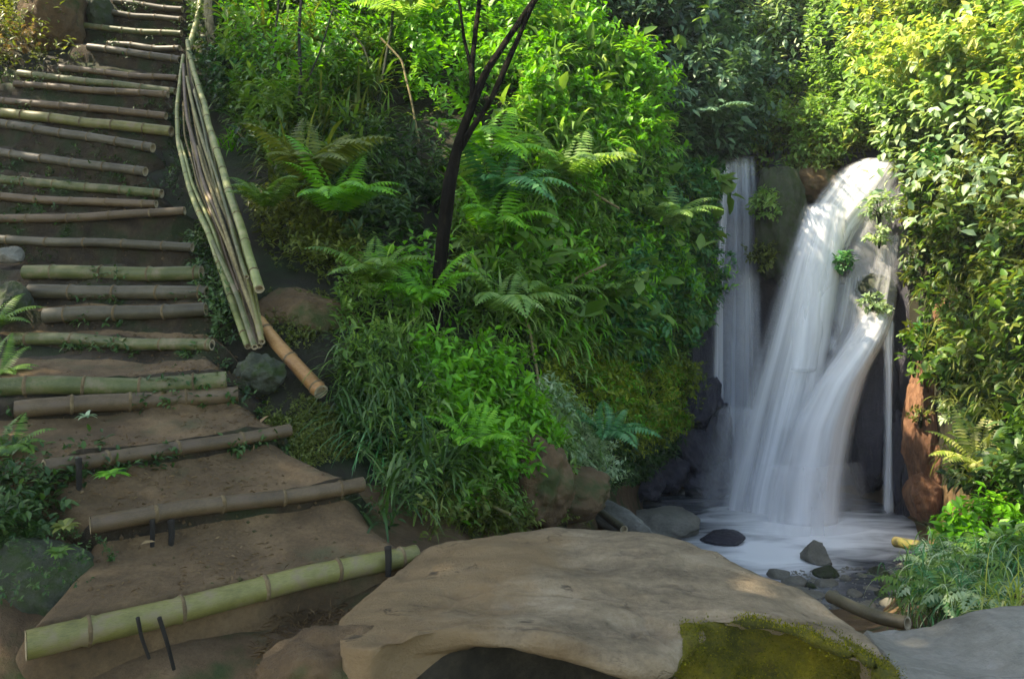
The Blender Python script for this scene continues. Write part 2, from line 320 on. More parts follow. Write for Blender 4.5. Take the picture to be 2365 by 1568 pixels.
# ------------------------------------------------------------------ leaves
def frame_from(d, up):
    d = d / (np.linalg.norm(d, axis=-1, keepdims=True) + 1e-9)
    s = np.cross(d, up); s /= (np.linalg.norm(s, axis=-1, keepdims=True) + 1e-9)
    return d, s, np.cross(s, d)
LEAF_T = {  # template: (along, side, lift)
 'oval': (np.array([(0, 0, 0), (.38, .5, .10), (.45, 0, 0), (.38, -.5, .10), (.78, .30, .02), (.78, -.30, .02), (1, 0, -.10)]), np.array([(0, 2, 1), (0, 3, 2), (1, 2, 4), (3, 5, 2), (2, 6, 4), (2, 5, 6)])),
 'thin': (np.array([(0, 0, 0), (.35, .5, .06), (.4, 0, 0), (.35, -.5, .06), (1, 0, -.14)]), np.array([(0, 2, 1), (0, 3, 2), (1, 2, 4), (3, 4, 2)])),
}
class Leaves:
    def __init__(s): s.v = []; s.f = []; s.n = 0
    def add(s, p, d, up, L, W, kind='oval'):
        tv, tf = LEAF_T[kind]
        p = np.asarray(p, float).reshape(-1, 3); n = len(p)
        d = np.broadcast_to(d, (n, 3)); up = np.broadcast_to(up, (n, 3)); L = np.broadcast_to(L, (n,)); W = np.broadcast_to(W, (n,))
        d, sd_, u = frame_from(d, up)
        vv = p[:, None] + d[:, None] * (tv[None, :, 0:1] * L[:, None, None]) + sd_[:, None] * (tv[None, :, 1:2] * W[:, None, None]) + u[:, None] * (tv[None, :, 2:3] * L[:, None, None])
        k = len(tv); ff = tf[None] + (np.arange(n) * k)[:, None, None] + s.n
        s.v.append(vv.reshape(-1, 3)); s.f.append(ff.reshape(-1, 3)); s.n += n * k
    def ribbons(s, base, d0, L, W, droop, seg=6):
        """arching strap leaves"""
        base = np.asarray(base, float).reshape(-1, 3); n = len(base)
        d = d0 / np.linalg.norm(d0, axis=-1, keepdims=True); p = base.copy(); side = np.cross(d, (0, 0, 1.0)); side /= (np.linalg.norm(side, axis=-1, keepdims=True) + 1e-6)
        L = np.broadcast_to(L, (n,)); W = np.broadcast_to(W, (n,)); droop = np.broadcast_to(droop, (n,))
        rows = []
        for i in range(seg + 1):
            t = i / seg; wd = W * (1 - t ** 2.2) * (0.45 + 0.55 * min(1, t * 4)) * 0.5 + 0.0004
            rows.append(np.stack([p - side * wd[:, None], p + side * wd[:, None]], 1))
            d = d + np.array([0, 0, -1.0]) * (droop / seg)[:, None] * (0.4 + 1.2 * t); d /= np.linalg.norm(d, axis=-1, keepdims=True)
            p = p + d * (L / seg)[:, None]
        vv = np.stack(rows, 1).reshape(n, -1, 3)
        tf = []
        for i in range(seg):
            a = 2 * i; tf += [(a, a + 1, a + 3), (a, a + 3, a + 2)]
        tf = np.array(tf); k = vv.shape[1]
        s.v.append(vv.reshape(-1, 3)); s.f.append((tf[None] + (np.arange(n) * k)[:, None, None] + s.n).reshape(-1, 3)); s.n += n * k
    def build(s, name, mat, parent=None):
        return mesh(name, np.concatenate(s.v), np.concatenate(s.f), mat, parent)
def rdir(n):
    a = R.normal(size=(n, 3)); return a / np.linalg.norm(a, axis=-1, keepdims=True)
def clusters(lv, c, out, rad, per, L, ratio=0.5, up=0.35, kind='oval', droop=0.25):
    """leaf sprigs round points c: each sprig fans its leaves round a twig that points along 'out'"""
    c = np.asarray(c, float).reshape(-1, 3); n = len(c)
    tw = np.broadcast_to(out, (n, 3)) * 0.7 + rdir(n) * 0.75 + np.array([0, 0, up]); tw /= np.linalg.norm(tw, axis=-1, keepdims=True)
    tw = np.repeat(tw, per, 0); cc = np.repeat(c, per, 0)
    t = np.tile(np.linspace(0, 1, per), n)
    rr = np.broadcast_to(rad, (n,)); rr = np.repeat(rr, per)
    side = np.cross(tw, rdir(n * per)); side /= (np.linalg.norm(side, axis=-1, keepdims=True) + 1e-6)
    p = cc + tw * (t * rr)[:, None]
    d = tw * 0.45 + side * (1.1 - 0.6 * t)[:, None] + np.array([0, 0, -droop])
    LL = L * R.uniform(0.6, 1.25, n * per)
    lv.add(p, d, tw * 0.5 + np.array([0, 0, 0.8]) + rdir(n * per) * 0.35, LL, LL * ratio, kind)
def fern(lv, base, n=9, L=0.5, out=(0, 0, 1), spread=1.0, pin=18, droop=1.4, w=0.28, lean=None):
    base = np.asarray(base, float); out = np.asarray(out, float)
    for i in range(n):
        a = 2 * math.pi * (i + random.random() * 0.7) / n; d = np.array([math.cos(a) * spread, math.sin(a) * spread, 0.9 + random.random() * 0.5]) + out * 0.7
        if lean is not None: d = d + np.asarray(lean)
        d /= np.linalg.norm(d); p = base.copy(); l = L * random.uniform(0.7, 1.15); pts = []; ds = []
        for k in range(pin + 1):
            pts.append(p.copy()); ds.append(d.copy()); p = p + d * l / pin
            d = d + np.array([0, 0, -droop / pin]) * (0.5 + k / pin); d /= np.linalg.norm(d)
        pts = np.array(pts); ds = np.array(ds)
        side = np.cross(ds, (0, 0, 1.0)); side /= np.linalg.norm(side, axis=-1, keepdims=True) + 1e-6
        t = np.linspace(0, 1, pin + 1); pl = l * w * np.sin(np.clip(t * 0.93 + 0.08, 0, 1) * math.pi) ** 0.8 * (1.15 - 0.5 * t) + 0.01
        for sgn in (-1, 1):
            dd = side * sgn + ds * 0.35 + np.array([0, 0, -0.25])
            lv.add(pts[1:], dd[1:], np.cross(side, ds)[1:] * 1.0 + np.array([0, 0, 0.2]), pl[1:], np.full(pin, l / pin * 1.15), 'thin')
def poly_points(poly, n):
    """n random sheet points inside polygon"""
    poly = np.array(poly, float); lo, hi = poly.min(0), poly.max(0); res = []
    while sum(len(r) for r in res) < n:
        q = R.uniform(lo, hi, (n * 3, 2)); inside = np.zeros(len(q), bool); j = len(poly) - 1
        for i in range(len(poly)):
            xi, yi = poly[i]; xj, yj = poly[j]
            c = ((yi > q[:, 1]) != (yj > q[:, 1])) & (q[:, 0] < (xj - xi) * (q[:, 1] - yi) / (yj - yi + 1e-9) + xi)
            inside ^= c; j = i
        res.append(q[inside])
    return np.concatenate(res)[:n]
def cover(name, label, poly, n, L, mat, lift=(0.0, 0.35), per=6, ratio=0.5, rad=0.12, clump=0.55, kind='oval', cat='undergrowth', up=0.35, cs=1.6):
    """undergrowth nobody could count, on the surface inside a region"""
    q = poly_points(poly, int(n * 1.8)); p = surf(q[:, 0], q[:, 1]); nn = surf_n(q[:, 0], q[:, 1])
    k = fbm(p * cs + 5.1, 3); keep = k > np.quantile(k, 1 - 1 / 1.8) if clump else np.ones(len(p), bool)
    keep = (k + R.normal(size=len(k)) * (1 - clump) * 0.4) ; keep = keep > np.quantile(keep, 1 - 1 / 1.8)
    p, nn, k = p[keep], nn[keep], k[keep]
    h = R.uniform(lift[0], lift[1], len(p)) * (0.4 + 0.9 * np.clip((fbm(p * 2.3, 3) + 0.5), 0, 1))
    p = p + (nn + np.array([0, 0, 0.4])) * h[:, None]
    lv = Leaves(); clusters(lv, p, nn, rad, per, L, ratio, up=up, kind=kind)
    o = lv.build(name, M[mat]); tag(o, label, cat, kind='stuff'); return o

def tube(pts, rad, seg=12, jitter=0.0, closed=True):
    pts = np.asarray(pts, float); n = len(pts); rad = np.broadcast_to(rad, (n,))
    tg = np.gradient(pts, axis=0); tg /= np.linalg.norm(tg, axis=-1, keepdims=True)
    up = np.array([0, 0, 1.0]) if abs(tg[0][2]) < 0.9 else np.array([0, 1.0, 0])
    vs = []
    for i in range(n):
        s = np.cross(tg[i], up); s /= np.linalg.norm(s); u = np.cross(s, tg[i])
        a = np.linspace(0, 2 * math.pi, seg, endpoint=False)
        rr = rad[i] * (1 + jitter * fbm(np.stack([np.cos(a) * 2 + pts[i][0] * 3, np.sin(a) * 2 + pts[i][1] * 3, np.full(seg, pts[i][2] * 3)], -1), 3))
        vs.append(pts[i] + np.cos(a)[:, None] * s * rr[:, None] + np.sin(a)[:, None] * u * rr[:, None])
    return np.concatenate(vs), grid_faces(n, seg, True)
def smooth_path(pts, n):
    pts = np.asarray(pts, float); k = len(pts)
    t = np.r_[0, np.cumsum(np.linalg.norm(np.diff(pts, axis=0), axis=-1))]; t /= t[-1]
    s = np.linspace(0, 1, n); q = np.stack([np.interp(s, t, pts[:, i]) for i in range(pts.shape[1])], -1)
    for _ in range(max(1, n // (k * 2))):
        q[1:-1] = (q[:-2] + q[1:-1] * 2 + q[2:]) / 4
    return q

# ------------------------------------------------------------------ stair: earth treads edged by bamboo logs
def dstair(y):
    T = np.array([(15,9.9),(38,9.65),(68,9.4),(107,9.1),(120,8.9),(167,8.5),(190,8.2),(208,8.0),(250,7.7),(280,7.5),(312,7.2),(370,6.8),(425,6.5),(465,6.2),(495,6.0),(560,5.7),(628,5.25),(673,5.05),(718,4.85),(790,4.5)])
    return np.interp(y, T[:, 0], T[:, 1])
# x1,y1,Y1, x2,y2,Y2, thickness(sheet units), material, label
LOGS = [
 (62,1484,2.36, 966,1276,3.10, 58,'bam_yellow','thick yellow-green bamboo log with a cut end, lowest step edge in the foreground'),
 (212,1214,2.92, 838,1116,3.50, 38,'bam_brown','second step log from the bottom, brown with a pale yellow left half'),
 (105,1080,3.12, 668,992,3.88, 34,'bam_brown','third step log from the bottom, slanting up to the mossy bank'),
 (35,942,3.68, 545,908,4.10, 36,'bam_brown','dull brown step log just under a green one'),
 (-70,896,3.75, 524,874,4.10, 38,'bam_green','green bamboo log with an orange-brown joint, lying right above a dull brown one'),
 (28,784,4.72, 492,797,4.50, 27,'bam_green','step log with a reddish left end and a dark notch near its right end'),
 (105,728,4.82, 476,712,4.85, 33,'bam_grey','grey step log, lowest of the three grey-green ones below eye level'),
 (70,672,5.05, 478,674,5.02, 32,'bam_grey','grey step log, middle of three stacked close together'),
 (58,628,5.25, 468,630,5.24, 30,'bam_green','pale green step log, topmost of three stacked close together'),
 (-130,546,5.75, 442,574,5.62, 18,'bam_grey','thin grey step log above the pale green one'),
 (-120,508,6.0, 426,489,6.0, 18,'bam_brown','brown step log tilting up to the right, touching the one above at its right end'),
 (-130,448,6.28, 360,474,6.15, 17,'bam_brown','reddish brown step log above the one that tilts up to the right'),
 (-130,392,6.6, 372,448,6.4, 19,'bam_green','green step log with a bump at its third joint'),
 (-130,330,7.0, 334,398,6.7, 17,'bam_grey','greyish step log with a short right end, under the steepest slanting one'),
 (-130,256,7.45, 352,343,7.1, 17,'bam_grey','steeply slanting grey step log, right below the bright yellow-green one'),
 (-130,246,7.85, 396,304,7.5, 19,'bam_yellow','bright yellow-green step log running up to the handrail'),
 (-130,216,8.1, 384,270,7.8, 15,'bam_brown','brown step log just above the bright yellow-green one'),
 (36,196,8.15, 388,221,8.0, 13,'bam_brown','light brown step log, lower one of a close pair'),
 (44,170,8.4, 404,213,8.1, 14,'bam_green','greenish step log, upper one of a close pair'),
 (140,158,8.7, 412,182,8.45, 13,'bam_brown','short brown step log above the close pair'),
 (205,108,9.05, 416,137,8.85, 14,'bam_grey','pale step log with a knob at its left end'),
 (250,103,9.3, 416,112,9.15, 12,'bam_grey','thin pale step log resting behind the one with a knob'),
 (172,58,9.5, 420,79,9.4, 12,'bam_green','grey-green step log, fourth from the top edge'),
 (262,31,9.7, 420,45,9.65, 11,'bam_grey','grey step log, third from the top edge'),
 (264,5,9.95, 422,22,9.9, 11,'bam_grey','grey step log, second from the top edge'),
 (280,-18,10.2, 424,0,10.2, 11,'bam_yellow','pale step log cut by the top edge of the view'),
]
def bamboo(name, pts, rad, mat, node=0.27, parent=None, seg=14, knob=0.12, wob=0.004, taper=1.0, cut=True):
    """bamboo culm along a path: swollen joints, slightly bent, cut ends"""
    pts = smooth_path(pts, 60) if len(pts) > 2 else np.linspace(pts[0], pts[1], 60)
    Ln = np.linalg.norm(np.diff(pts, axis=0), axis=-1).sum(); n = int(max(40, Ln / 0.02)); n = min(n, 220)
    s = np.linspace(0, 1, len(pts)); t = np.linspace(0, 1, n); q = np.stack([np.interp(t, s, pts[:, i]) for i in range(3)], -1)
    ph = random.uniform(0, node)
    x = t * Ln + ph; d = np.abs((x / node) - np.round(x / node)) * node
    r = rad * (1 + (taper - 1) * t) * (1 + knob * np.exp(-(d / 0.011) ** 2) - 0.05 * np.exp(-((d - 0.02) / 0.012) ** 2))
    q = q + np.stack([fbm(np.stack([x * 1.4, x * 0 + rad * 91, x * 0 + k], -1), 2) for k in range(3)], -1) * wob * 4
    v, f = tube(q, r, seg)
    o = mesh(name, v, f, M[mat], parent, smooth=True)
    if rad > 0.02 and knob > .05:
        for kx in range(int(math.ceil(ph / node)), int((Ln + ph) / node) + 1):
            c_ = (kx * node - ph) / Ln
            if not 0.01 < c_ < 0.99: continue
            tt = np.clip(c_ + np.array([-.009, -.003, .003, .009]) / Ln, 0, 1)
            jq = np.stack([np.interp(tt, t, q[:, i]) for i in range(3)], -1); jr = np.interp(c_, t, rad * (1 + (taper - 1) * t)) * np.array([1.0, 1.15, 1.14, 1.0])
            a_, b_ = tube(jq, jr, seg, .04); mesh('joint_ring', a_, b_, M['joint'], o, True)
    if cut:
        for e, (i0, i1) in enumerate(((0, 1), (n - 1, n - 2))):
            c = q[i0]; ax = q[i0] - q[i1]; ax /= np.linalg.norm(ax); ring = v[i0 * seg:(i0 + 1) * seg]
            outer = ring + ax * 0.002; inner = c + (ring - c) * 0.72 + ax * 0.002; deep = c + (ring - c) * 0.70 - ax * 0.03
            vv = np.concatenate([outer, inner, deep, [c - ax * 0.03]]); ff = []
            for k in range(seg):
                k2 = (k + 1) % seg
                ff += [(k, k2, seg + k2, seg + k), (seg + k, seg + k2, 2 * seg + k2, 2 * seg + k), (2 * seg + k, 2 * seg + k2, 3 * seg, 3 * seg)]
            me = bpy.data.meshes.new('cut_end'); me.from_pydata([tuple(a) for a in vv], [], [f_ if f_[2] != f_[3] else f_[:3] for f_ in ff])
            link('cut_end', me, M['cut'], o)
    return o
AB = []
for i, (x1, y1, Y1, x2, y2, Y2, th, mt, lab) in enumerate(LOGS):
    a = P(x1, y1, Y1); b = P(x2, y2, Y2); r = th * (1.22 if i > 8 else 1.1 if i > 2 else 1.0) * 0.5 * (Y1 + Y2) / 2 / F
    mid = [a + (b - a) * t + np.array([0, 0, (R.normal() * 0.010)]) for t in (0.3, 0.65)]
    o = bamboo('bamboo_log', [a, *mid, b], r, mt, node=random.uniform(0.24, 0.33), taper=random.choice([0.9, 1.05, 0.95]))
    tag(o, lab, 'bamboo log', 'bamboo logs edging the steps of the stair')
    AB.append((a, b, r))
# earth between the logs: one surface, tread behind each log then a riser up to the next
def side_ext(a, b, l, r_):
    d = (b - a) / np.linalg.norm(b - a); return a - d * l, b + d * r_
rows = []
cols_n = 70
order = sorted(range(len(AB)), key=lambda i: (AB[i][0][2] + AB[i][1][2]))
prof = []
for kk, i in enumerate(order):
    a, b, r = AB[i]
    ea, eb = side_ext(a, b, 0.40 if i > 2 else 0.12, 0.16 if i > 2 else 0.06)
    dn = np.array([-(b - a)[1], (b - a)[0], 0]); dn /= np.linalg.norm(dn)       # away from the camera, uphill
    if dn[1] < 0: dn = -dn
    prof.append((ea, eb, r, dn))
def backz(pz, pr, z, r, k):
    lo = pz + pr * 0.8 + 0.02; hi = z - r * 1.1; m = 0.55 if k < 4 else (0.3 if k < 8 else 0.0); return min(lo, hi) + max(0, hi - lo) * m
def line(a, b): return a[None] + (b - a)[None] * np.linspace(0, 1, cols_n)[:, None]
strips = []
for k, (a, b, r, dn) in enumerate(prof):
    if k == 0:
        strips += [line(a - dn * 0.02 - np.array([0, 0, 0.34]), b - dn * 0.02 - np.array([0, 0, 0.34])), line(a + dn * r * 0.2 - np.array([0, 0, r * 1.2]), b + dn * r * 0.2 - np.array([0, 0, r * 1.2]))]
    else:
        pa, pb, pr, pdn = prof[k - 1]; lowz = np.array([0, 0, 1.0])
        tz = lambda p, q: np.array([p[0], p[1], 0]) + np.array([0, 0, q])
        fa = tz(a - dn * 0.0, backz(pa[2], pr, a[2], r, k)); fb = tz(b, backz(pb[2], pr, b[2], r, k))
        strips += [line(pa + pdn * pr * 1.1 + np.array([0, 0, pr * 0.7]), pb + pdn * pr * 1.1 + np.array([0, 0, pr * 0.7]))]
        s0 = strips[-1]; s1 = line(fa, fb)
        for t in (0.12, 0.24, 0.36, 0.5, 0.64, 0.78, 0.9): strips.append(s0 + (s1 - s0) * t - np.array([0, 0, .018 * math.sin(t * math.pi)]))
        s2 = line(a + dn * r * 0.5 - np.array([0, 0, r * 0.4]), b + dn * r * 0.5 - np.array([0, 0, r * 0.4]))
        strips.append(s1 + np.array([0, 0, 0.01]))
        for t in (0.35, 0.7): strips.append(s1 + (s2 - s1) * t)
        strips.append(s2)
a, b, r, dn = prof[-1]; strips.append(line(a + dn * 1.5, b + dn * 1.5))
V = np.concatenate(strips); nrm = fbm(V * 3, 4)[:, None] * 0.06 + fbm(V * 12, 3)[:, None] * 0.03
V = V + nrm * np.array([[0.2, -0.7, 0.6]])
edge = np.tile(np.clip(np.minimum(np.linspace(0, 1, cols_n), np.linspace(1, 0, cols_n)) / 0.12, 0, 1), len(strips))
V[:, 2] -= (1 - edge) ** 2 * 0.22 + (1 - edge) * .06 * (fbm(V * 5, 3) + .6); V[:, 1] += (1 - edge) ** 2 * 0.15
EO = mesh('stair_path', V, grid_faces(len(strips), cols_n), M['path_earth'], smooth=True); tag(EO, kind='structure')
EO.data.materials.append(M['riser_earth_shaded'])
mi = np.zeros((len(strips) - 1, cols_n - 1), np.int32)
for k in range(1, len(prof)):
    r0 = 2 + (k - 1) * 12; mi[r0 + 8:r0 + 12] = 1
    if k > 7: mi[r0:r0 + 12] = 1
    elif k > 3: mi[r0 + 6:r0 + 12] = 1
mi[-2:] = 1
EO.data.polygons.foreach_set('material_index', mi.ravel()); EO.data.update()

# wooden stakes that hold the logs
def stake(x, y0, y1, Y, r, mat, lab, lean=0.0, x1=None):
    a = P(x, y0, Y); b = P(x1 if x1 is not None else x, y1, Y + lean)
    v, f = tube(smooth_path([b, (a + b) / 2 + np.array([R.normal() * 0.004, 0, 0]), a], 12), np.linspace(r * 0.8, r, 12), 8, 0.3)
    n0 = len(v); v = np.concatenate([v, [a + (a - b) * 0.02]]);
    f = np.concatenate([f, np.array([(n0 - 8 + k, n0 - 8 + (k + 1) % 8, n0, n0) for k in range(8)])])
    me = bpy.data.meshes.new('wooden_stake'); me.from_pydata([tuple(q) for q in v], [], [tuple(q) if q[2] != q[3] else tuple(q[:3]) for q in f])
    o = link('wooden_stake', me, M[mat], None, True); tag(o, lab, 'stake', 'wooden stakes holding the step logs'); return o
stake(182, 1058, 1140, 3.12, 0.012, 'bark_dark', 'dark stake in front of the left end of the third step log')
stake(352, 1200, 1262, 2.98, 0.010, 'bark_dark', 'dark stake under the second step log, left one of two')
stake(395, 1200, 1262, 3.02, 0.013, 'bark_dark', 'dark stake under the second step log, right one of two')
stake(318, 1425, 1520, 2.40, 0.006, 'bark_dark', 'thin dark peg leaning against the lowest log, left one', 0.03, 345)
stake(368, 1425, 1545, 2.42, 0.007, 'bark_dark', 'thin dark peg leaning against the lowest log, right one', 0.03, 402)
stake(897, 1262, 1330, 2.98, 0.014, 'bark_dark', 'dark peg upright against the right end of the lowest log')

# ------------------------------------------------------------------ handrail of bamboo poles
def pole(pts, r, mat, lab, node=0.4, taper=0.8, cat='bamboo pole', name='bamboo_pole', group='bamboo poles of the handrail', knob=0.1):
    o = bamboo(name, [P(*q) for q in pts], r, mat, node=node, taper=taper, knob=knob, wob=0.003, seg=10); tag(o, lab, cat, group); return o
pole([(600,668,4.85),(555,520,5.5),(515,400,6.2),(480,280,7.1),(452,180,8.0),(432,95,8.9)], 0.031, 'bam_pale', 'thickest smooth pale green bamboo pole, outer edge of the handrail')
pole([(572,800,4.6),(530,680,5.0),(480,540,5.6),(432,420,6.4),(412,330,7.0),(410,250,7.7),(422,130,8.6)], 0.022, 'bam_pale', 'bowed pale green bamboo pole, inner edge of the handrail')
pole([(596,800,4.55),(560,660,5.0),(510,520,5.6),(465,400,6.3),(432,270,7.3),(424,150,8.3)], 0.020, 'bam_brown', 'brown bamboo pole in the middle of the handrail bundle', 0.35)
pole([(604,790,4.5),(580,680,4.9),(545,560,5.4),(490,400,6.3),(452,270,7.2),(432,180,8.0)], 0.019, 'bam_yellow', 'yellowish bamboo pole beside the thick pale one in the handrail', 0.35)
pole([(585,720,4.75),(540,590,5.2),(497,460,5.8),(455,340,6.7)], 0.013, 'straw', 'thin dry split cane inside the handrail bundle, upper one', 0.3)
pole([(600,760,4.6),(525,560,5.35),(472,440,6.05),(440,330,6.9)], 0.012, 'straw', 'thin dry split cane crossing the handrail bundle', 0.3)
pole([(588,802,4.45),(552,690,4.85),(510,600,5.15),(490,560,5.4)], 0.018, 'bam_green', 'short greenish bamboo pole low in the handrail bundle', 0.3)
pole([(570,640,4.95),(520,470,5.75),(478,330,6.75),(448,210,7.7)], 0.014, 'bam_green', 'slim green bamboo pole behind the handrail bundle', 0.33)
pole([(438,110,9.0),(452,60,9.3),(462,10,9.8),(470,-60,10.4)], 0.033, 'bam_pale', 'pale curved bamboo pole at the top end of the handrail', 0.4)
pole([(598,742,4.75),(640,795,4.6),(690,850,4.45),(742,902,4.3)], 0.037, 'bam_orange', 'short thick orange bamboo pole lying on the bank below the handrail', 0.3, 1.15, group=None or 'bamboo poles of the handrail')
pole([(505,330,7.9),(545,300,8.0),(580,330,7.6)], 0.014, 'straw', 'dry broken cane sticking out right of the handrail', 0.3)
pole([(543,240,9.0),(545,90,9.3),(546,-60,9.7)], 0.012, 'bam_yellow', 'slender yellow upright cane right of the mossy trunk', 0.35, group='bamboo canes right of the handrail')

RL = np.array([(572,800,4.6),(530,680,5.0),(480,540,5.6),(432,420,6.4),(412,330,7.0),(412,250,7.7),(424,130,8.6)], float)
RR = np.array([(606,770,4.55),(592,660,4.9),(550,525,5.5),(508,400,6.2),(474,280,7.05),(448,190,7.9),(432,110,8.8)], float)
CW = ['third','fourth','fifth','sixth','seventh','eighth','ninth','tenth']
for i, tt in enumerate((.14, .27, .38, .5, .6, .7, .82, .92)):
    a0 = np.clip(tt + np.array([0.1, .02, -.04, .0, .04, 0, 0]) * random.uniform(-3, 3), 0, 1)[:, None]; q = RL * (1 - a0) + RR * a0; n1 = random.choice([5, 6, 7]); q[:, 2] += random.uniform(-.04, .10)
    q = q[random.choice([0, 0, 1]):n1]
    pole([tuple(z) for z in q], random.uniform(.009, .017), ['bam_pale', 'straw', 'bam_brown', 'bam_yellow'][i % 4], '%s thin cane from the left within the handrail bundle' % CW[i], .3)

# ------------------------------------------------------------------ trees
def tree(name, paths, mat, label, cat='tree', seg=14, crown=None):
    """paths: list of [(px,py,Y,r)...]; the first is the trunk, the rest are branches"""
    root = None
    base = P(*paths[0][0][:3]); root = empty(name, base); tag(root, label, cat)
    for k, pth in enumerate(paths):
        q = np.array([[*P(*a[:3]), a[3]] for a in pth]); q = smooth_path(q, 90)
        v, f = tube(q[:, :3], q[:, 3] * .78, 18, 0.35)
        v = v + fbm(v * 7, 3)[:, None] * 0.008
        o = mesh('trunk' if k == 0 else 'branch', v, f, M[mat], None, True); adopt(o, root)
    return root
T1 = tree('forked_tree', [
 [(1000,860,5.35,.07),(1008,780,5.3,.055),(1008,700,5.25,.050),(1022,560,5.3,.052),(1040,420,5.35,.054),(1062,320,5.45,.050),(1084,262,5.5,.040),(1120,170,5.7,.032),(1180,80,6.0,.030),(1236,0,6.2,.032),(1330,-160,6.6,.03),(1420,-420,7.2,.02)],
 [(1052,360,5.42,.036),(1096,290,5.45,.025),(1130,240,5.5,.026),(1165,160,5.6,.025),(1200,80,5.75,.024),(1245,-20,5.9,.022),(1270,-200,6.1,.015)],
 [(1086,270,5.5,.032),(1092,220,5.6,.028),(1090,150,5.75,.024),(1100,60,5.95,.022),(1112,-40,6.2,.02),(1130,-260,6.7,.014)],
 [(1090,165,5.72,.020),(1072,90,5.85,.014),(1060,0,6.0,.012),(1050,-150,6.2,.010)],
], 'bark_black', 'dark slender tree forking into several stems on the green slope')
lv = Leaves()
for (px, py, Y) in ((1420,-420,7.2),(1330,-300,6.8),(1270,-260,6.1),(1130,-280,6.7),(1050,-200,6.2),(1200,-420,6.6),(1330,-520,7.4),(1000,-420,6.6),(1500,-300,7.6)):
    c = P(px, py, Y); q = c + R.normal(size=(70, 3)) * np.array([.6, .5, .35]); clusters(lv, q, (0, 0, .2), .14, 7, .11)
o = lv.build('crown', M['leaf_mid']); adopt(o, T1)
tree('mossy_trunk', [[(505,262,9.2,.15),(500,180,9.25,.145),(497,60,9.4,.15),(492,-80,9.6,.14),(480,-300,9.9,.12)]], 'bark_mossy', 'thick straight mossy green trunk beside the top of the handrail')
tree('sapling', [[(690,470,7.0,.030),(688,330,7.2,.026),(694,200,7.5,.022),(690,80,7.8,.02),(700,-60,8.2,.014)], [(692,230,7.4,.014),(740,120,7.6,.01),(770,20,7.9,.008)]], 'bark_dark', 'dark thin sapling between the mossy trunk and the forked tree', 'sapling')
tree('sapling', [[(862,330,7.9,.026),(880,200,8.2,.022),(905,60,8.6,.02),(915,-80,9,.016)], [(876,220,8.2,.014),(840,110,8.4,.012),(800,60,8.5,.008)]], 'bark_mossy', 'pale crooked sapling left of the forked tree near the top edge', 'sapling')
tree('sapling', [[(625,330,8.0,.022),(628,180,8.3,.018),(640,40,8.7,.016),(650,-80,9,.012)]], 'bark_dark', 'thin dark stem closest to the mossy trunk', 'sapling')
for (pth, lab) in (([(1385,60,11.2,.05),(1375,0,11.3,.05),(1360,-200,11.8,.045)], 'short stretch of brown trunk in the shade above the bright shrubs'),
                 ([(1660,110,14,.12),(1650,0,14.2,.11),(1640,-200,14.5,.1)], 'greyish trunk far back above the left fall')):
    tree('background_tree', [pth], 'bark_dark', lab)
# ------------------------------------------------------------------ rocks
def blob(name, c, size, mat, seed=0, amp=0.18, sub=5, flat=0.0, freq=1.6, rotz=0.0, angular=0.0):
    import bmesh
    bm = bmesh.new(); bmesh.ops.create_icosphere(bm, subdivisions=sub, radius=1)
    v = np.array([x.co[:] for x in bm.verts]); f = np.array([[q.index for q in fc.verts] for fc in bm.faces]); bm.free()
    if angular:
        rr = np.random.default_rng(seed + 99); pl = rr.normal(size=(14, 3)); pl /= np.linalg.norm(pl, axis=-1, keepdims=True); hh = rr.uniform(0.55, 0.95, 14)
        for p_, h_ in zip(pl, hh):
            d = v @ p_; k = d > h_; v[k] -= (d[k] - h_)[:, None] * p_ * angular
    k = fbm(v * freq + seed * 7.7, 5); rg = 1 - np.abs(fbm(v * freq * 2.2 + seed * 3.1, 4)) * 2.2
    v = v * (1 + amp * k + amp * 0.16 * rg + 0.10 * amp * fbm(v * 11 + seed, 3) / max(amp, .12) * .6)[:, None]
    if flat: v[:, 2] = np.where(v[:, 2] > flat, flat + (v[:, 2] - flat) * 0.25, v[:, 2])
    v = v * np.array(size); cz, sz = math.cos(rotz), math.sin(rotz)
    v = np.stack([v[:, 0] * cz - v[:, 1] * sz, v[:, 0] * sz + v[:, 1] * cz, v[:, 2]], -1)
    o = mesh(name, v, f, M[mat] if isinstance(mat, str) else mat, None, True); o.location = tuple(c); return o
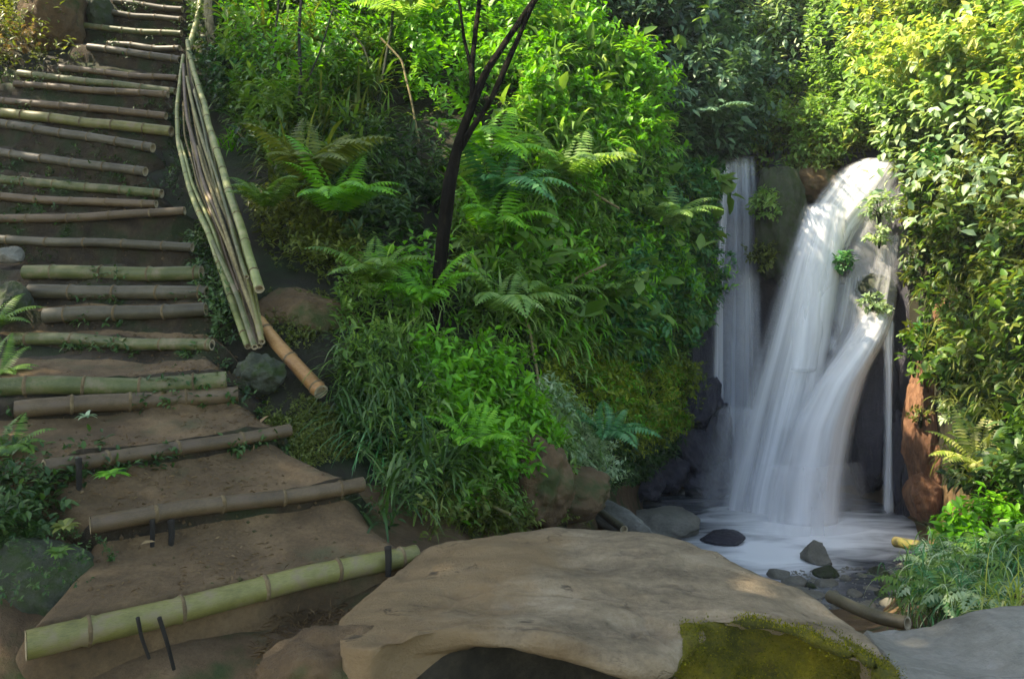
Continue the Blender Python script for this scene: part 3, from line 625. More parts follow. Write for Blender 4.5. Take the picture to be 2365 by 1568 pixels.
def rock_loop(name, loop, centre, mat, skirt, dome=0.05, nr=40, nth=220, seed=0):
    """rock with a top face bounded by a loop of world points, then a skirt of sides that drop away"""
    loop = np.array([P(*q) for q in loop]); c = P(*centre)
    L2 = np.r_[loop, loop[:1]]; t = np.r_[0, np.cumsum(np.linalg.norm(np.diff(L2, axis=0), axis=-1))]; t /= t[-1]
    s = np.linspace(0, 1, nth, endpoint=False); rim = np.stack([np.interp(s, t, L2[:, i]) for i in range(3)], -1)
    for _ in range(2): rim = (np.roll(rim, 1, 0) + rim * 2 + np.roll(rim, -1, 0)) / 4
    rows = []
    for i in range(nr):
        u = (i / (nr - 1)); q = c + (rim - c) * u; q[:, 2] = c[2] + (rim[:, 2] - c[2]) * u ** 2.2 + dome * (1 - u ** 2) * 0; rows.append(q)
    out = rim - c; out[:, 2] = 0; out /= np.linalg.norm(out, axis=-1, keepdims=True)
    for (o_, z_) in skirt(rim, s, out): rows.append(rim + out * o_[:, None] + np.array([0, 0, 1.0]) * z_[:, None])
    v = np.concatenate(rows); k = fbm(v * 1.6 + seed, 5)[:, None] * 0.085 + fbm(v * np.array([3, 7, 9]) + seed, 4)[:, None] * 0.030 - np.clip(fbm(v * np.array([5, 9, 9]) + seed + 5, 3) - .28, 0, 1)[:, None] * .10
    cr = np.abs(fbm(v * np.array([1.6, 4.0, 4.0]) + 31 + seed, 4)); k -= (np.clip(0.035 - cr, 0, 1) * 0.35)[:, None]
    v = v + k * np.array([0.15, -0.35, 0.85])
    f = grid_faces(len(rows), nth, True)
    return mesh(name, v, f, mat, None, True), rim, out
def const(a, b): return lambda rim, s, out: [(np.full(len(rim), o_), np.full(len(rim), z_)) for o_, z_ in zip(a, b)]
def big_skirt(rim, s, out):
    px = rim[:, 0] / rim[:, 1] * F + CX
    front = np.clip((-out[:, 1] - 0.0) * 2.0, 0, 1)
    moss = front * np.clip((px - 1500) / 120, 0, 1)          # mossy face slopes out towards the viewer
    cave = front * (1 - np.clip((px - 1500) / 120, 0, 1)) * np.clip((px - 850) / 90, 0, 1); plain = 1 - moss - cave
    rows = []
    for k in np.linspace(0.02, 1, 44):
        o_ = 0.06 * np.sin(k * 3.0) * plain + moss * (0.22 * k ** 0.8) + cave * (0.03 * math.sin(min(k * 16, math.pi)) - 0.75 * min(1, max(0, k - 0.15) * 3.2))
        z_ = -0.95 * k * plain - moss * (0.10 * k + 0.75 * k * k) - cave * (0.075 * min(k * 6, 1) + 0.06 * min(1, max(0, k - .15) * 2.5) + 0.9 * max(0, k - 0.45))
        rows.append((o_, z_))
    return rows
# M['rock'] top boulder; faces under the front lip get deep shadow painted in as a dark colour
big, rim, bout = rock_loop('boulder', [
 (968,1282,3.10),(1060,1254,3.22),(1160,1242,3.30),(1280,1236,3.35),(1400,1238,3.34),(1520,1250,3.28),(1620,1276,3.18),(1720,1318,3.02),(1820,1358,2.90),(1900,1396,2.80),(1975,1442,2.68),(2030,1500,2.52),(2075,1560,2.42),
 (2020,1545,2.38),(1960,1478,2.50),(1880,1436,2.52),(1780,1424,2.52),(1680,1418,2.52),(1590,1420,2.48),(1562,1455,2.38),(1545,1496,2.29),(1440,1500,2.27),(1330,1474,2.31),(1200,1450,2.35),(1080,1446,2.37),(960,1462,2.34),(860,1512,2.24),(790,1500,2.32),(780,1430,2.5),(860,1360,2.75)],
 (1330,1372,2.61), M['rock'], big_skirt, seed=3)
big.data.materials.append(M['cavity_shade'])
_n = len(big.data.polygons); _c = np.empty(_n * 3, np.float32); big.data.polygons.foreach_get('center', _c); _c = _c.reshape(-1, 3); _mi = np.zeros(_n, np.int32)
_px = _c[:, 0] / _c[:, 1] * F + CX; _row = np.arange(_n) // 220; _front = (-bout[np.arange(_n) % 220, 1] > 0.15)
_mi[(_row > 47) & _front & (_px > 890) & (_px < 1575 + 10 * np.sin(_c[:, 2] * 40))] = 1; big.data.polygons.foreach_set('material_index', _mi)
tag(big, 'huge smooth tan boulder with a domed top filling the foreground', 'boulder')
sec, rim2, out2 = rock_loop('boulder', [
 (2000,1446,3.05),(2100,1444,3.08),(2200,1432,3.12),(2290,1412,3.16),(2380,1392,3.2),(2700,1380,3.2),(2900,1500,2.8),(2800,1750,2.2),(2400,1850,1.95),(2180,1790,2.05),(2110,1650,2.3),(2080,1560,2.5),(2040,1500,2.75)],
 (2300,1560,2.62), M['rock_grey'], const([0.03, 0.05, 0.05, 0.0, -0.1], [-0.04, -0.15, -0.35, -0.6, -0.9]), seed=8)
tag(sec, 'flat grey boulder in the bottom right corner beside the mossy crevice', 'boulder')
# mossy skin on the front face of the big boulder
def patch_on(o, test, mat, name, parent=None):
    me = o.data; n = len(me.vertices); c = np.empty(n * 3, np.float32); me.vertices.foreach_get('co', c); c = c.reshape(-1, 3)
    nn = np.empty(n * 3, np.float32); me.vertices.foreach_get('normal', nn); nn = nn.reshape(-1, 3)
    F_ = np.empty(len(me.polygons) * 4, np.int32); me.loops.foreach_get('vertex_index', F_); F_ = F_.reshape(-1, 4)
    if nn[:, 2].mean() < 0 and nn[(nn[:, 2] ** 2).argmax(), 2] < 0: nn = -nn
    nn = nn * np.where((nn @ np.array([0, -.6, .8])) < 0, -1, 1)[:, None]
    w_ = test(c); ff = F_[(w_[F_] > -0.6).all(-1)]; ids, inv = np.unique(ff, return_inverse=True)
    ww = np.clip(w_[ids], -1, 1)
    vv = c[ids] + nn[ids] * (0.010 * ww + np.where(ww > 0, 0.018, 0) * np.clip(ww * 2, 0, 1) * (fbm(c[ids] * 12, 3) + 0.5))[:, None]
    p = mesh(name, vv, inv.reshape(-1, 4), M[mat], parent, True); return p, vv[ww > 0.1], nn[ids][ww > 0.1]
def moss_test(c):
    px = c[:, 0] / c[:, 1] * F + CX; py = HY - (c[:, 2] - CAMZ) / c[:, 1] * F
    e = 1440 + 60 * fbm(c * 7, 4) + np.clip((px - 1860) * 0.4, 0, 90) + np.clip(1620 - px, 0, 100) * 0.25
    w_ = np.minimum(np.minimum((py - e) / 16, (px - 1565 - 70 * fbm(c * 6 + 3, 4)) / 30), (2.62 - c[:, 1]) / 0.05)
    return np.minimum(np.clip(w_, -1, 1), (fbm(c * 9 + 9, 4) + 0.42) * 4)
mo, mv, mn = patch_on(big, moss_test, 'moss', 'moss', big); tag(mo, 'bright yellow-green moss on the sloping front face')
lv = Leaves(); idx = R.integers(0, len(mv), 30000); q = mv[idx] + R.normal(size=(30000, 3)) * np.array([.012, .012, .006])
mnn = mn[idx]
lv.add(q, mnn + rdir(30000) * 0.9 + np.array([0, 0, .2]), rdir(30000), R.uniform(.004, .011, 30000), R.uniform(.002, .0045, 30000), 'thin')
M['moss_tuft'] = leaf_mat('moss_tuft', [(0.025, 0.032, 0.004), (0.08, 0.085, 0.006), (0.16, 0.15, 0.010), (0.28, 0.24, 0.016)], 0.2, 0.9, 0.05)
o = lv.build('moss_tufts', M['moss_tuft'], big); tag(o, kind='stuff')

def put(name, px, py, Y, size, mat, label, cat='rock', **kw):
    o = blob(name, P(px, py, Y), size, mat, **kw); tag(o, label, cat); return o
put('boulder', 95, 1345, 2.78, (.23, .20, .17), 'rock_moss', 'dark mossy boulder at the left edge behind the lowest bamboo log', 'boulder', seed=2, amp=.2, angular=.5)
WZ = -1.2
def yw(py): return (CAMZ - WZ) * F / (py - HY)
put('boulder', 1543, 1205, yw(1222), (.40, .34, .20), 'rock_grey', 'pale flat-topped boulder at the left edge of the pool', 'boulder', seed=5, amp=.15, flat=.55, angular=.7, rotz=.2)
put('rock', 1668, 1243, yw(1250), (.23, .17, .10), 'wet_rock', 'small black wet rock in the white foam', seed=6, amp=.16, angular=.6)
put('rock', 1885, 1285, yw(1296), (.17, .14, .16), 'rock_grey', 'pointed grey rock standing in the pool', seed=9, amp=.2, angular=1.0)
put('rock', 2128, 1010, 8.85, (.20, .25, .82), 'ochre_rock', 'tall reddish brown rock column right of the falls', seed=12, amp=.42, freq=3.4, angular=.9)
put('rock', 2135, 1150, 8.7, (.19, .22, .26), 'ochre_rock', 'pinkish brown wet rock at the foot of the reddish column', seed=13, amp=.32, angular=.8)
put('rock', 2098, 1130, 9.2, (.09, .12, .38), 'wet_rock', 'dark wet rock edge just left of the reddish column', seed=14, amp=.3)
put('rock', 2180, 730, 8.75, (.10, .12, .20), 'ochre_rock', 'small pale orange rock showing through the leaves of the right bank', seed=15, amp=.3)
put('rock', 1885, 425, 10.7, (.34, .3, .24), 'soil', 'brown earthy rock above the ledge between the falls', seed=16, amp=.3)
put('rock', 1400, 1195, 6.3, (.10, .55, .14), 'rock_grey', 'pale wedge-shaped rock slanting down behind the big boulder', seed=17, amp=.25, angular=.8, rotz=.5)
put('rock', 1290, 1150, 5.4, (.42, .4, .20), 'soil_rock' if 'soil_rock' in M else 'soil', 'earthy brown rock at the foot of the slope behind the big boulder', seed=18, amp=.25, angular=.6)
put('rock', 1235, 1120, 4.75, (.22, .25, .26), 'soil', 'bare brown earth knob on the bank above the crest of the big boulder', seed=77, amp=.35, freq=2.2)
put('rock', 25, 590, 5.5, (.11, .12, .06), 'rock_grey', 'grey stone on the left end of the steps at eye level', seed=19, amp=.2, angular=.7)
put('rock', 25, 720, 4.95, (.14, .14, .18), 'rock_moss', 'dark mossy rock stacked at the left end of the grey logs', seed=20, amp=.25, angular=.6)
put('rock', 600, 865, 4.35, (.12, .12, .10), 'rock_moss', 'mossy knobbly rock at the foot of the handrail', seed=21, amp=.35, freq=2.5)
put('rock', 690, 770, 5.12, (.36, .26, .26), 'soil', 'brown earthy mound under the orange bamboo pole', 'mound', seed=22, amp=.25)
put('rock', 130, 40, 9.5, (.36, .35, .50), 'soil', 'brown earthy outcrop left of the uppermost steps', seed=23, amp=.3, freq=2.2)
put('rock', 235, 40, 9.7, (.14, .2, .22), 'rock_moss', 'dark rock touching the left ends of the top steps', seed=24, amp=.3)
put('mound', 800, 1560, 2.42, (.26, .16, .13), 'soil', 'low mound of brown earth banked against the left end of the big boulder', 'mound', seed=25, amp=.3, freq=2.2)
# cliff ledges beside and behind the water
for q, (px, py, Y, sx, sy, sz, lab) in enumerate([
 (1618, 930, 10.35, .26, .3, .42, 'upper dark bluish wet crag left of the falls'), (1600, 1040, 10.15, .34, .3, .36, 'middle dark purple wet crag left of the falls'), (1655, 1010, 10.3, .24, .25, .5, 'tall wet crag touching the left veil of water'),
 (1545, 1090, 9.95, .32, .3, .26, 'low dark wet crag at the back left of the pool'), (1630, 1110, 10.1, .36, .3, .22, 'wet crag with the waterline at the foot of the left veil'), (1480, 1110, 9.5, .3, .3, .24, 'dark crag under the mossy bush at the pool corner'),
 (1640, 780, 10.7, .18, .2, .6, 'narrow dark rock rim beside the left veil at mid height'), (1640, 520, 10.9, .16, .2, .7, 'narrow brown rock rim beside the top of the left veil')]):
    put('rock', px, py, Y, (sx, sy, sz), 'wet_rock', lab, seed=60 + q, amp=.34, freq=2.8, angular=.85, rotz=q)
put('rock', 1800, 520, 10.35, (.30, .3, .75), 'rock_moss', 'mossy brown rock rib between the left and the main fall', seed=32, amp=.3, freq=2.4)
put('rock', 2010, 960, 9.75, (.30, .3, .95), 'wet_rock', 'dark purplish rock behind the right edge of the lower fall', seed=33, amp=.25, freq=2.4, angular=.8)
put('rock', 2070, 1080, 9.35, (.16, .2, .62), 'wet_rock', 'bluish black rock wall between the falls and the reddish column', seed=34, amp=.3, freq=2.4, angular=.8)
put('rock', 2020, 680, 9.75, (.22, .25, .26), 'rock_moss', 'mossy ledge where the lower fall springs from', seed=35, amp=.3, freq=2.4)
put('rock', 1950, 620, 9.95, (.10, .14, .24), 'wet_rock', 'dark wet rock showing between the main fall and its side strand', seed=81, amp=.35, freq=2.6, angular=.8)
put('rock', 1925, 770, 9.75, (.07, .12, .22), 'wet_rock', 'narrow dark wet rock where the two streams of the main fall split', seed=82, amp=.35, freq=2.6, angular=.8)
# pebbles in the shallow outlet: individually placed
k = 0
PEB = [(1800,1330),(1835,1345),(1870,1352),(1905,1348),(1950,1338),(1990,1330),(2030,1325),(1925,1375),(1975,1372),(2010,1360),(2050,1352),(1880,1375),(2060,1395),(2000,1400),(2035,1375),(1845,1368),(1960,1402),(2075,1330),(1910,1322),(2020,1420)]
where = ['between boulder and stream', 'at the boulder rim', 'under the pointed rock', 'in the shallow run', 'below the pool lip', 'beside the dark ripple', 'near the leaning cane', 'mid-stream', 'next to a darker stone', 'behind the drooping ferns']
for i, (px, py) in enumerate(PEB):
    s = R.uniform(.05, .12)
    o = blob('stone', P(px, py, yw(py)) + np.array([0, 0, .0]), (s, s * R.uniform(.8, 1.4), s * .55), ['rock_grey', 'rock_grey', 'rock_moss', 'rock_grey'][i % 4], seed=40 + i, amp=.2, sub=3, angular=.7, rotz=R.uniform(0, 3))
    tag(o, 'small half-submerged stone in the shallow stream behind the big boulder', 'stone', 'small stones in the stream outlet')

# ------------------------------------------------------------------ water
def water_mat():
    m, t, out = newmat('stream_water')
    v = pos(t, (1, 1, 1)); c = t.nodes.new('ShaderNodeTexCoord')
    sep = t.nodes.new('ShaderNodeSeparateXYZ'); t.links.new(v, sep.inputs[0])
    # foam spreads from where the falls land: elliptical distance in the pool plane
    def blobf(cx, cy, rx, ry):
        dx = math_(t, 'DIVIDE', math_(t, 'SUBTRACT', sep.outputs[0], cx), rx); dy = math_(t, 'DIVIDE', math_(t, 'SUBTRACT', sep.outputs[1], cy), ry)
        return math_(t, 'SQRT', math_(t, 'ADD', math_(t, 'MULTIPLY', dx, dx), math_(t, 'MULTIPLY', dy, dy)))
    d1 = blobf(3.3, 8.7, 1.15, 0.9); d2 = blobf(2.55, 8.0, .7, .7)
    d = math_(t, 'MINIMUM', d1, d2)
    vs = pos(t, (0.9, 3.0, 1)); n = noise(t, 1.6, 4, 0.55, vs, 0.6)
    d = math_(t, 'ADD', d, math_(t, 'MULTIPLY', math_(t, 'SUBTRACT', n.outputs[0], 0.5), 1.3))
    r = ramp(t, [(0.55, (1, 1, 1)), (0.98, (0.22, 0.22, 0.22)), (1.0, (0.2, 0.2, 0.2))])
    rr = math_(t, 'SUBTRACT', 1.5, math_(t, 'MULTIPLY', d, 1.2)); rc = t.nodes.new('ShaderNodeClamp'); t.links.new(rr, rc.inputs[0])
    streak = noise(t, 3.0, 4, 0.6, pos(t, (0.7, 4.5, 1))); sr = ramp(t, [(0.45, (0.03, 0.03, 0.03)), (0.8, (0.13, 0.13, 0.13))]); t.links.new(streak.outputs[0], sr.inputs[0])
    fac = math_(t, 'MAXIMUM', rc.outputs[0], sr.outputs[0])
    foam = t.nodes.new('ShaderNodeBsdfPrincipled'); foam.inputs['Base Color'].default_value = (0.93, 0.93, 0.93, 1); foam.inputs['Roughness'].default_value = 0.6
    wat = t.nodes.new('ShaderNodeBsdfPrincipled'); wat.inputs['Base Color'].default_value = (0.035, 0.04, 0.045, 1); wat.inputs['Roughness'].default_value = 0.16
    wat.inputs['Specular IOR Level'].default_value = 0.6
    b = t.nodes.new('ShaderNodeBump'); b.inputs['Strength'].default_value = 0.35; b.inputs['Distance'].default_value = 0.05
    bn = noise(t, 2.2, 4, 0.5, pos(t, (0.8, 2.6, 1))); t.links.new(bn.outputs[0], b.inputs['Height']); t.links.new(b.outputs[0], wat.inputs['Normal'])
    mx = t.nodes.new('ShaderNodeMixShader'); t.links.new(fac, mx.inputs[0]); t.links.new(wat.outputs[0], mx.inputs[1]); t.links.new(foam.outputs[0], mx.inputs[2])
    t.links.new(mx.outputs[0], out.inputs[0]); return m
gx = np.linspace(0.3, 7.5, 120); gy = np.linspace(3.2, 12.5, 140)
X, Y = np.meshgrid(gx, gy)
Z = WZ + 0.02 * fbm(np.stack([X * 1.5, Y * 3, X * 0], -1), 3)
Z -= np.clip(6.9 - Y, 0, 3) * 0.05
pool = mesh('water', np.stack([X, Y, Z], -1).reshape(-1, 3), grid_faces(140, 120), water_mat(), smooth=True); tag(pool, kind='structure')

def fall_mat(name, dens=1.0, body=(0.93, 0.93, 0.93), fx=9.0, edge=0.22, soft=0.5):
    m, t, out = newmat(name)
    c = t.nodes.new('ShaderNodeTexCoord'); mp = t.nodes.new('ShaderNodeMapping'); mp.inputs['Scale'].default_value = (fx, 0.7, 1); t.links.new(c.outputs['UV'], mp.inputs[0])
    n = noise(t, 1.0, 4, 0.5, mp.outputs[0], 0.25)
    sep = t.nodes.new('ShaderNodeSeparateXYZ'); t.links.new(c.outputs['UV'], sep.inputs[0])
    u = sep.outputs[0]
    e = math_(t, 'MULTIPLY', math_(t, 'MULTIPLY', u, math_(t, 'SUBTRACT', 1.0, u)), 4.0)      # thin towards both edges
    er = ramp(t, [(0.0, (0, 0, 0)), (edge * 2, (0.75, 0.75, 0.75)), (0.95, (1, 1, 1))]); er.color_ramp.interpolation = 'EASE'; t.links.new(e, er.inputs[0])
    nr = ramp(t, [(0.5 - soft * 0.45, (0.12, 0.12, 0.12)), (0.5 + soft * 0.35, (1, 1, 1))]); t.links.new(n.outputs[0], nr.inputs[0])
    # ends of the sheet thin out
    vv = sep.outputs[1]; ve = math_(t, 'MULTIPLY', math_(t, 'MULTIPLY', vv, math_(t, 'SUBTRACT', 1.0, vv)), 4.0)
    vr = ramp(t, [(0.0, (0, 0, 0)), (0.16, (1, 1, 1))]); t.links.new(ve, vr.inputs[0])
    a = math_(t, 'MULTIPLY', math_(t, 'MULTIPLY', er.outputs[0], nr.outputs[0]), math_(t, 'MULTIPLY', vr.outputs[0], dens))
    ac = t.nodes.new('ShaderNodeClamp'); t.links.new(a, ac.inputs[0])
    d = t.nodes.new('ShaderNodeBsdfDiffuse'); d.inputs[0].default_value = (*body, 1); tr = t.nodes.new('ShaderNodeBsdfTranslucent'); tr.inputs[0].default_value = (*body, 1)
    m1 = t.nodes.new('ShaderNodeMixShader'); m1.inputs[0].default_value = 0.15; t.links.new(d.outputs[0], m1.inputs[1]); t.links.new(tr.outputs[0], m1.inputs[2])
    tp = t.nodes.new('ShaderNodeBsdfTransparent'); m2 = t.nodes.new('ShaderNodeMixShader')
    t.links.new(ac.outputs[0], m2.inputs[0]); t.links.new(tp.outputs[0], m2.inputs[1]); t.links.new(m1.outputs[0], m2.inputs[2]); t.links.new(m2.outputs[0], out.inputs[0])
    return m
MF = {'solid': fall_mat('fall_solid', .95, fx=7, edge=.42, soft=.38), 'core': fall_mat('fall_core', 1.5, fx=4, edge=.5, soft=.9), 'veil': fall_mat('fall_veil', .42, fx=8, edge=.25, soft=.5, body=(.75, .80, .86)), 'strand': fall_mat('fall_strand', .9, fx=4, edge=.4, soft=.6), 'wisp': fall_mat('fall_wisp', .38, fx=6, edge=.4, soft=.5), 'thin': fall_mat('fall_thin', .85, fx=9, edge=.3, soft=.35)}
def veil(root, name, rows, mat, bulge=0.12, layers=2, nu=30, nv=70):
    """rows: (py, left px, right px, depth) from top to bottom; the sheet is curved outwards and has a back layer"""
    rows = np.array(rows, float); t = np.linspace(0, 1, len(rows)); s = np.linspace(0, 1, nv)
    q = np.stack([np.interp(s, t, rows[:, i]) for i in range(4)], -1)
    for _ in range(6): q[1:-1] = (q[:-2] + 2 * q[1:-1] + q[2:]) / 4
    vs, uvs, fs, n0 = [], [], [], 0
    for l in range(layers):
        u = np.linspace(0, 1, nu); sh = l * 0.09; V_ = []
        for (py, xl, xr, Y), vv in zip(q, s):
            px = xl + (xr - xl) * u + (l * 5); b = np.sin(u * math.pi) * bulge * (1 - .5 * l)
            w_ = 0.03 * fbm(np.stack([u * 5, np.full(nu, vv * 1.5 + l * 9), np.full(nu, Y)], -1), 3)
            Yd = Y - b + sh + w_
            V_.append(np.stack([(px - CX) / F * Y, Yd, CAMZ + (HY - py) / F * Y + 0 * u], -1)); uvs.append(np.stack([u + l * 0.0, np.full(nu, vv)], -1))
        vs += V_; fs.append(grid_faces(nv, nu) + n0); n0 += nu * nv
    o = mesh(name, np.concatenate(vs), np.concatenate(fs), MF[mat], None, True, uv=np.concatenate(uvs)); adopt(o, root); return o
wf = empty('waterfall', P(1830, 1190, 9.4)); tag(wf, 'tall silky white main waterfall pouring in a curve into the foaming pool', 'waterfall')
veil(wf, 'upper_run', [(365,1990,2085,10.4),(385,1945,2085,10.3),(410,1915,2080,10.2),(450,1885,2060,10.1),(490,1860,2020,10.0),(530,1840,1990,9.95),(580,1825,1960,9.9)], 'thin', .06)
veil(wf, 'upper_run', [(375,2000,2075,10.2),(410,1945,2060,10.1),(460,1905,2030,10.0),(520,1870,1985,9.95),(600,1835,1955,9.85)], 'thin', .05, 1)
veil(wf, 'main_fall', [(470,1850,1965,10.0),(520,1836,1962,9.92),(600,1805,1955,9.85),(700,1775,1945,9.8),(780,1752,1932,9.75),(860,1730,1915,9.7),(950,1708,1890,9.65),(1050,1685,1865,9.6),(1130,1665,1845,9.5),(1215,1650,1840,9.4)], 'solid', .2)
veil(wf, 'main_fall', [(500,1860,1960,9.9),(600,1830,1950,9.8),(700,1808,1938,9.7),(800,1800,1925,9.65),(900,1795,1900,9.6),(1000,1780,1880,9.55)], 'core', .1, 1)
veil(wf, 'main_fall', [(560,1850,1925,9.8),(650,1832,1920,9.72),(760,1820,1910,9.62),(860,1812,1890,9.55)], 'core', .08, 1)
veil(wf, 'lower_fall', [(715,1985,2070,9.5),(760,1955,2060,9.4),(800,1925,2045,9.33),(850,1885,2015,9.3),(920,1835,1995,9.25),(1000,1795,1980,9.2),(1080,1770,1968,9.15),(1150,1755,1960,9.1),(1225,1740,1960,9.0)], 'solid', .22)
veil(wf, 'lower_fall', [(735,1995,2060,9.4),(800,1950,2035,9.25),(880,1880,2000,9.15),(980,1825,1975,9.1),(1100,1800,1955,9.05),(1225,1790,1945,8.9)], 'core', .15, 1)
veil(wf, 'side_strand', [(430,2000,2095,10.1),(500,1975,2090,10.0),(580,1940,2080,9.9),(660,1925,2060,9.75),(740,1915,2040,9.6),(820,1900,2000,9.5)], 'wisp', .08)
veil(wf, 'side_strand', [(540,2035,2085,9.7),(640,2010,2080,9.55),(740,1985,2070,9.4)], 'wisp', .05)
veil(wf, 'side_strand', [(735,2035,2068,9.4),(850,2042,2064,9.3),(1000,2044,2062,9.2),(1195,2038,2068,9.15)], 'strand', .04)
veil(wf, 'side_strand', [(620,1925,2000,9.95),(760,1895,1990,9.8),(900,1780,1935,9.7),(1100,1715,1880,9.55),(1210,1680,1880,9.45)], 'veil', .12, 1)
veil(wf, 'spray', [(930,1640,1790,9.9),(1050,1610,1800,9.8),(1215,1570,1810,9.6)], 'wisp', .2, 1)
veil(wf, 'spray', [(1060,1700,2000,8.95),(1130,1670,2020,8.9),(1250,1630,2050,8.7)], 'wisp', .3, 1)
lf = empty('waterfall', P(1700, 1130, 10.2)); tag(lf, 'thin bluish veil of water falling in the shade left of the main fall', 'waterfall')
veil(lf, 'veil', [(360,1655,1745,10.9),(500,1648,1755,10.75),(700,1640,1762,10.6),(900,1632,1768,10.5),(1165,1610,1790,10.25)], 'veil', .1)
veil(lf, 'strand', [(380,1662,1688,10.7),(520,1654,1680,10.6),(640,1648,1672,10.55),(800,1646,1672,10.5),(960,1640,1675,10.45)], 'strand', .04, 1)
veil(lf, 'strand', [(620,1700,1745,10.5),(900,1690,1770,10.4),(1160,1670,1780,10.2)], 'wisp', .06, 1)

# ------------------------------------------------------------------ undergrowth (uncountable, one object per patch)
NB = 'undergrowth'
cover(NB, 'dense mixed green leaves covering the slope behind the handrail', [(500,-120),(920,-120),(900,240),(760,330),(620,400),(540,250)], 1700, .10, 'leaf_mid', (0, .45), 6, .42, .12)
cover(NB, 'bright young leaves among the stems right of the mossy trunk', [(520,-100),(900,-100),(900,200),(700,330),(540,240)], 900, .09, 'leaf_bright', (.15, .6), 5, .45, .14)
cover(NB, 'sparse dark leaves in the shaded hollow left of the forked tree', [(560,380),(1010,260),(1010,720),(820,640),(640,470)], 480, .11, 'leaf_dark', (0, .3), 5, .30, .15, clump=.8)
cover(NB, 'bright green leaves filling the top centre round the forked tree', [(880,-150),(1330,-150),(1330,330),(1080,420),(960,330)], 2300, .10, 'leaf_bright', (0, .5), 6, .5, .14)
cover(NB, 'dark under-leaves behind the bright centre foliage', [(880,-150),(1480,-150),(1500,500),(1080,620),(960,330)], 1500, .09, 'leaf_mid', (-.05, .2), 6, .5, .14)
cover(NB, 'very bright green leafy shrubs on the crest of the slope', [(1200,70),(1330,100),(1470,200),(1500,290),(1510,420),(1300,440),(1140,380)], 2300, .10, 'leaf_bright', (0, .5), 6, .5, .15)
cover(NB, 'mid green foliage on the middle of the slope', [(1040,380),(1300,380),(1560,430),(1600,700),(1500,860),(1240,830),(1050,760)], 3600, .085, 'leaf_mid', (0, .35), 6, .42, .12)
cover(NB, 'fresh green leaves sprinkled over the middle of the slope', [(1040,400),(1300,380),(1560,450),(1600,700),(1400,780),(1100,700)], 2000, .085, 'leaf_bright', (.1, .45), 5, .38, .12, clump=.8)
cover(NB, 'emerald leaves beside the left fall', [(1440,380),(1590,420),(1610,760),(1500,840),(1330,830),(1330,640)], 2300, .08, 'leaf_teal', (.05, .4), 6, .5, .11)
cover(NB, 'yellow-green mossy growth low on the slope near the pool', [(1260,780),(1480,820),(1620,860),(1610,930),(1540,1010),(1440,1060),(1330,1010),(1220,930)], 3600, .042, 'leaf_moss', (0, .22), 6, .5, .08)
cover(NB, 'lime leaves mixed in the low mossy growth', [(1300,850),(1600,870),(1540,1000),(1330,1020)], 900, .05, 'leaf_bright', (.05, .22), 6, .5, .08)
cover(NB, 'bright leafy plants on the bank under the forked tree', [(830,640),(1000,700),(1080,900),(1180,980),(1200,1180),(1050,1220),(960,1100),(900,850)], 1150, .075, 'leaf_bright', (0, .30), 5, .42, .10, clump=.85)
cover(NB, 'bright lime leaves on the bank in front of the tree base', [(960,900),(1100,860),(1200,980),(1160,1090),(1000,1110)], 700, .06, 'leaf_bright', (.05, .3), 6, .45, .09)
cover(NB, 'dull green leaves filling the bank under the forked tree', [(760,660),(830,680),(1010,780),(1260,800),(1330,1130),(1050,1240),(880,1240),(780,900),(760,720)], 1700, .065, 'leaf_mid', (0, .24), 5, .34, .10, clump=.7)
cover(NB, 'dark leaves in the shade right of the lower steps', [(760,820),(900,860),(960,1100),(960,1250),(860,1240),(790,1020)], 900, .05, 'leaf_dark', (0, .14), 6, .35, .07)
cover(NB, 'olive and yellowish leaves on the bank behind the big boulder', [(1000,1060),(1240,1040),(1330,1100),(1340,1230),(960,1260)], 2200, .036, 'leaf_olive', (0, .16), 6, .5, .06)
cover(NB, 'grey-green leaves spilling down beside the pool corner', [(1180,930),(1330,960),(1400,1120),(1340,1160),(1230,1090)], 1300, .05, 'leaf_pale', (0, .2), 5, .4, .08)
cover(NB, 'dark leaves under the moss beside the pool', [(1330,1000),(1560,1010),(1480,1100),(1380,1150)], 700, .06, 'leaf_dark', (0, .15), 5, .45, .08)
# far side
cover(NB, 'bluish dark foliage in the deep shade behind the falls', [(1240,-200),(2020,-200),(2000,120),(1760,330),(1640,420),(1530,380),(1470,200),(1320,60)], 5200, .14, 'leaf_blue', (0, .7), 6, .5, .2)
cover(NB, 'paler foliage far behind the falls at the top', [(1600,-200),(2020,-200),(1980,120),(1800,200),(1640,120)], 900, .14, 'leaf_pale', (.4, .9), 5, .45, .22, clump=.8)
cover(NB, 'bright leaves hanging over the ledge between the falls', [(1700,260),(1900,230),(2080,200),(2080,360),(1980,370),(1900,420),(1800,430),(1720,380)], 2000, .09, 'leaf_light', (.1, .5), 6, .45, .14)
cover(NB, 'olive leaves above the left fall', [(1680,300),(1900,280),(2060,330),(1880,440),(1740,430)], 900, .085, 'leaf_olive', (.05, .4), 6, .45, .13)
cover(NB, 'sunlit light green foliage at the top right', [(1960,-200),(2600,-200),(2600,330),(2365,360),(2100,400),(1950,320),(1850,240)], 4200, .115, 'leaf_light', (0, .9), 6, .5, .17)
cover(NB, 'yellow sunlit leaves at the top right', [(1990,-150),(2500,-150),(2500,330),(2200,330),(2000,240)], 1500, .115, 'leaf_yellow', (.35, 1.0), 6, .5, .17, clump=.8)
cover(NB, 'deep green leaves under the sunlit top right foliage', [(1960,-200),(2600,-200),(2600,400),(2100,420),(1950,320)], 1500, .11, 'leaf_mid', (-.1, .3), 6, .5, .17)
cover(NB, 'dark olive foliage hanging on the right bank', [(2150,360),(2600,300),(2600,1300),(2365,1200),(2280,1190),(2260,920),(2180,830),(2140,640)], 3224, 0.109, 'leaf_dark', (0, .4), 6, .45, .12)
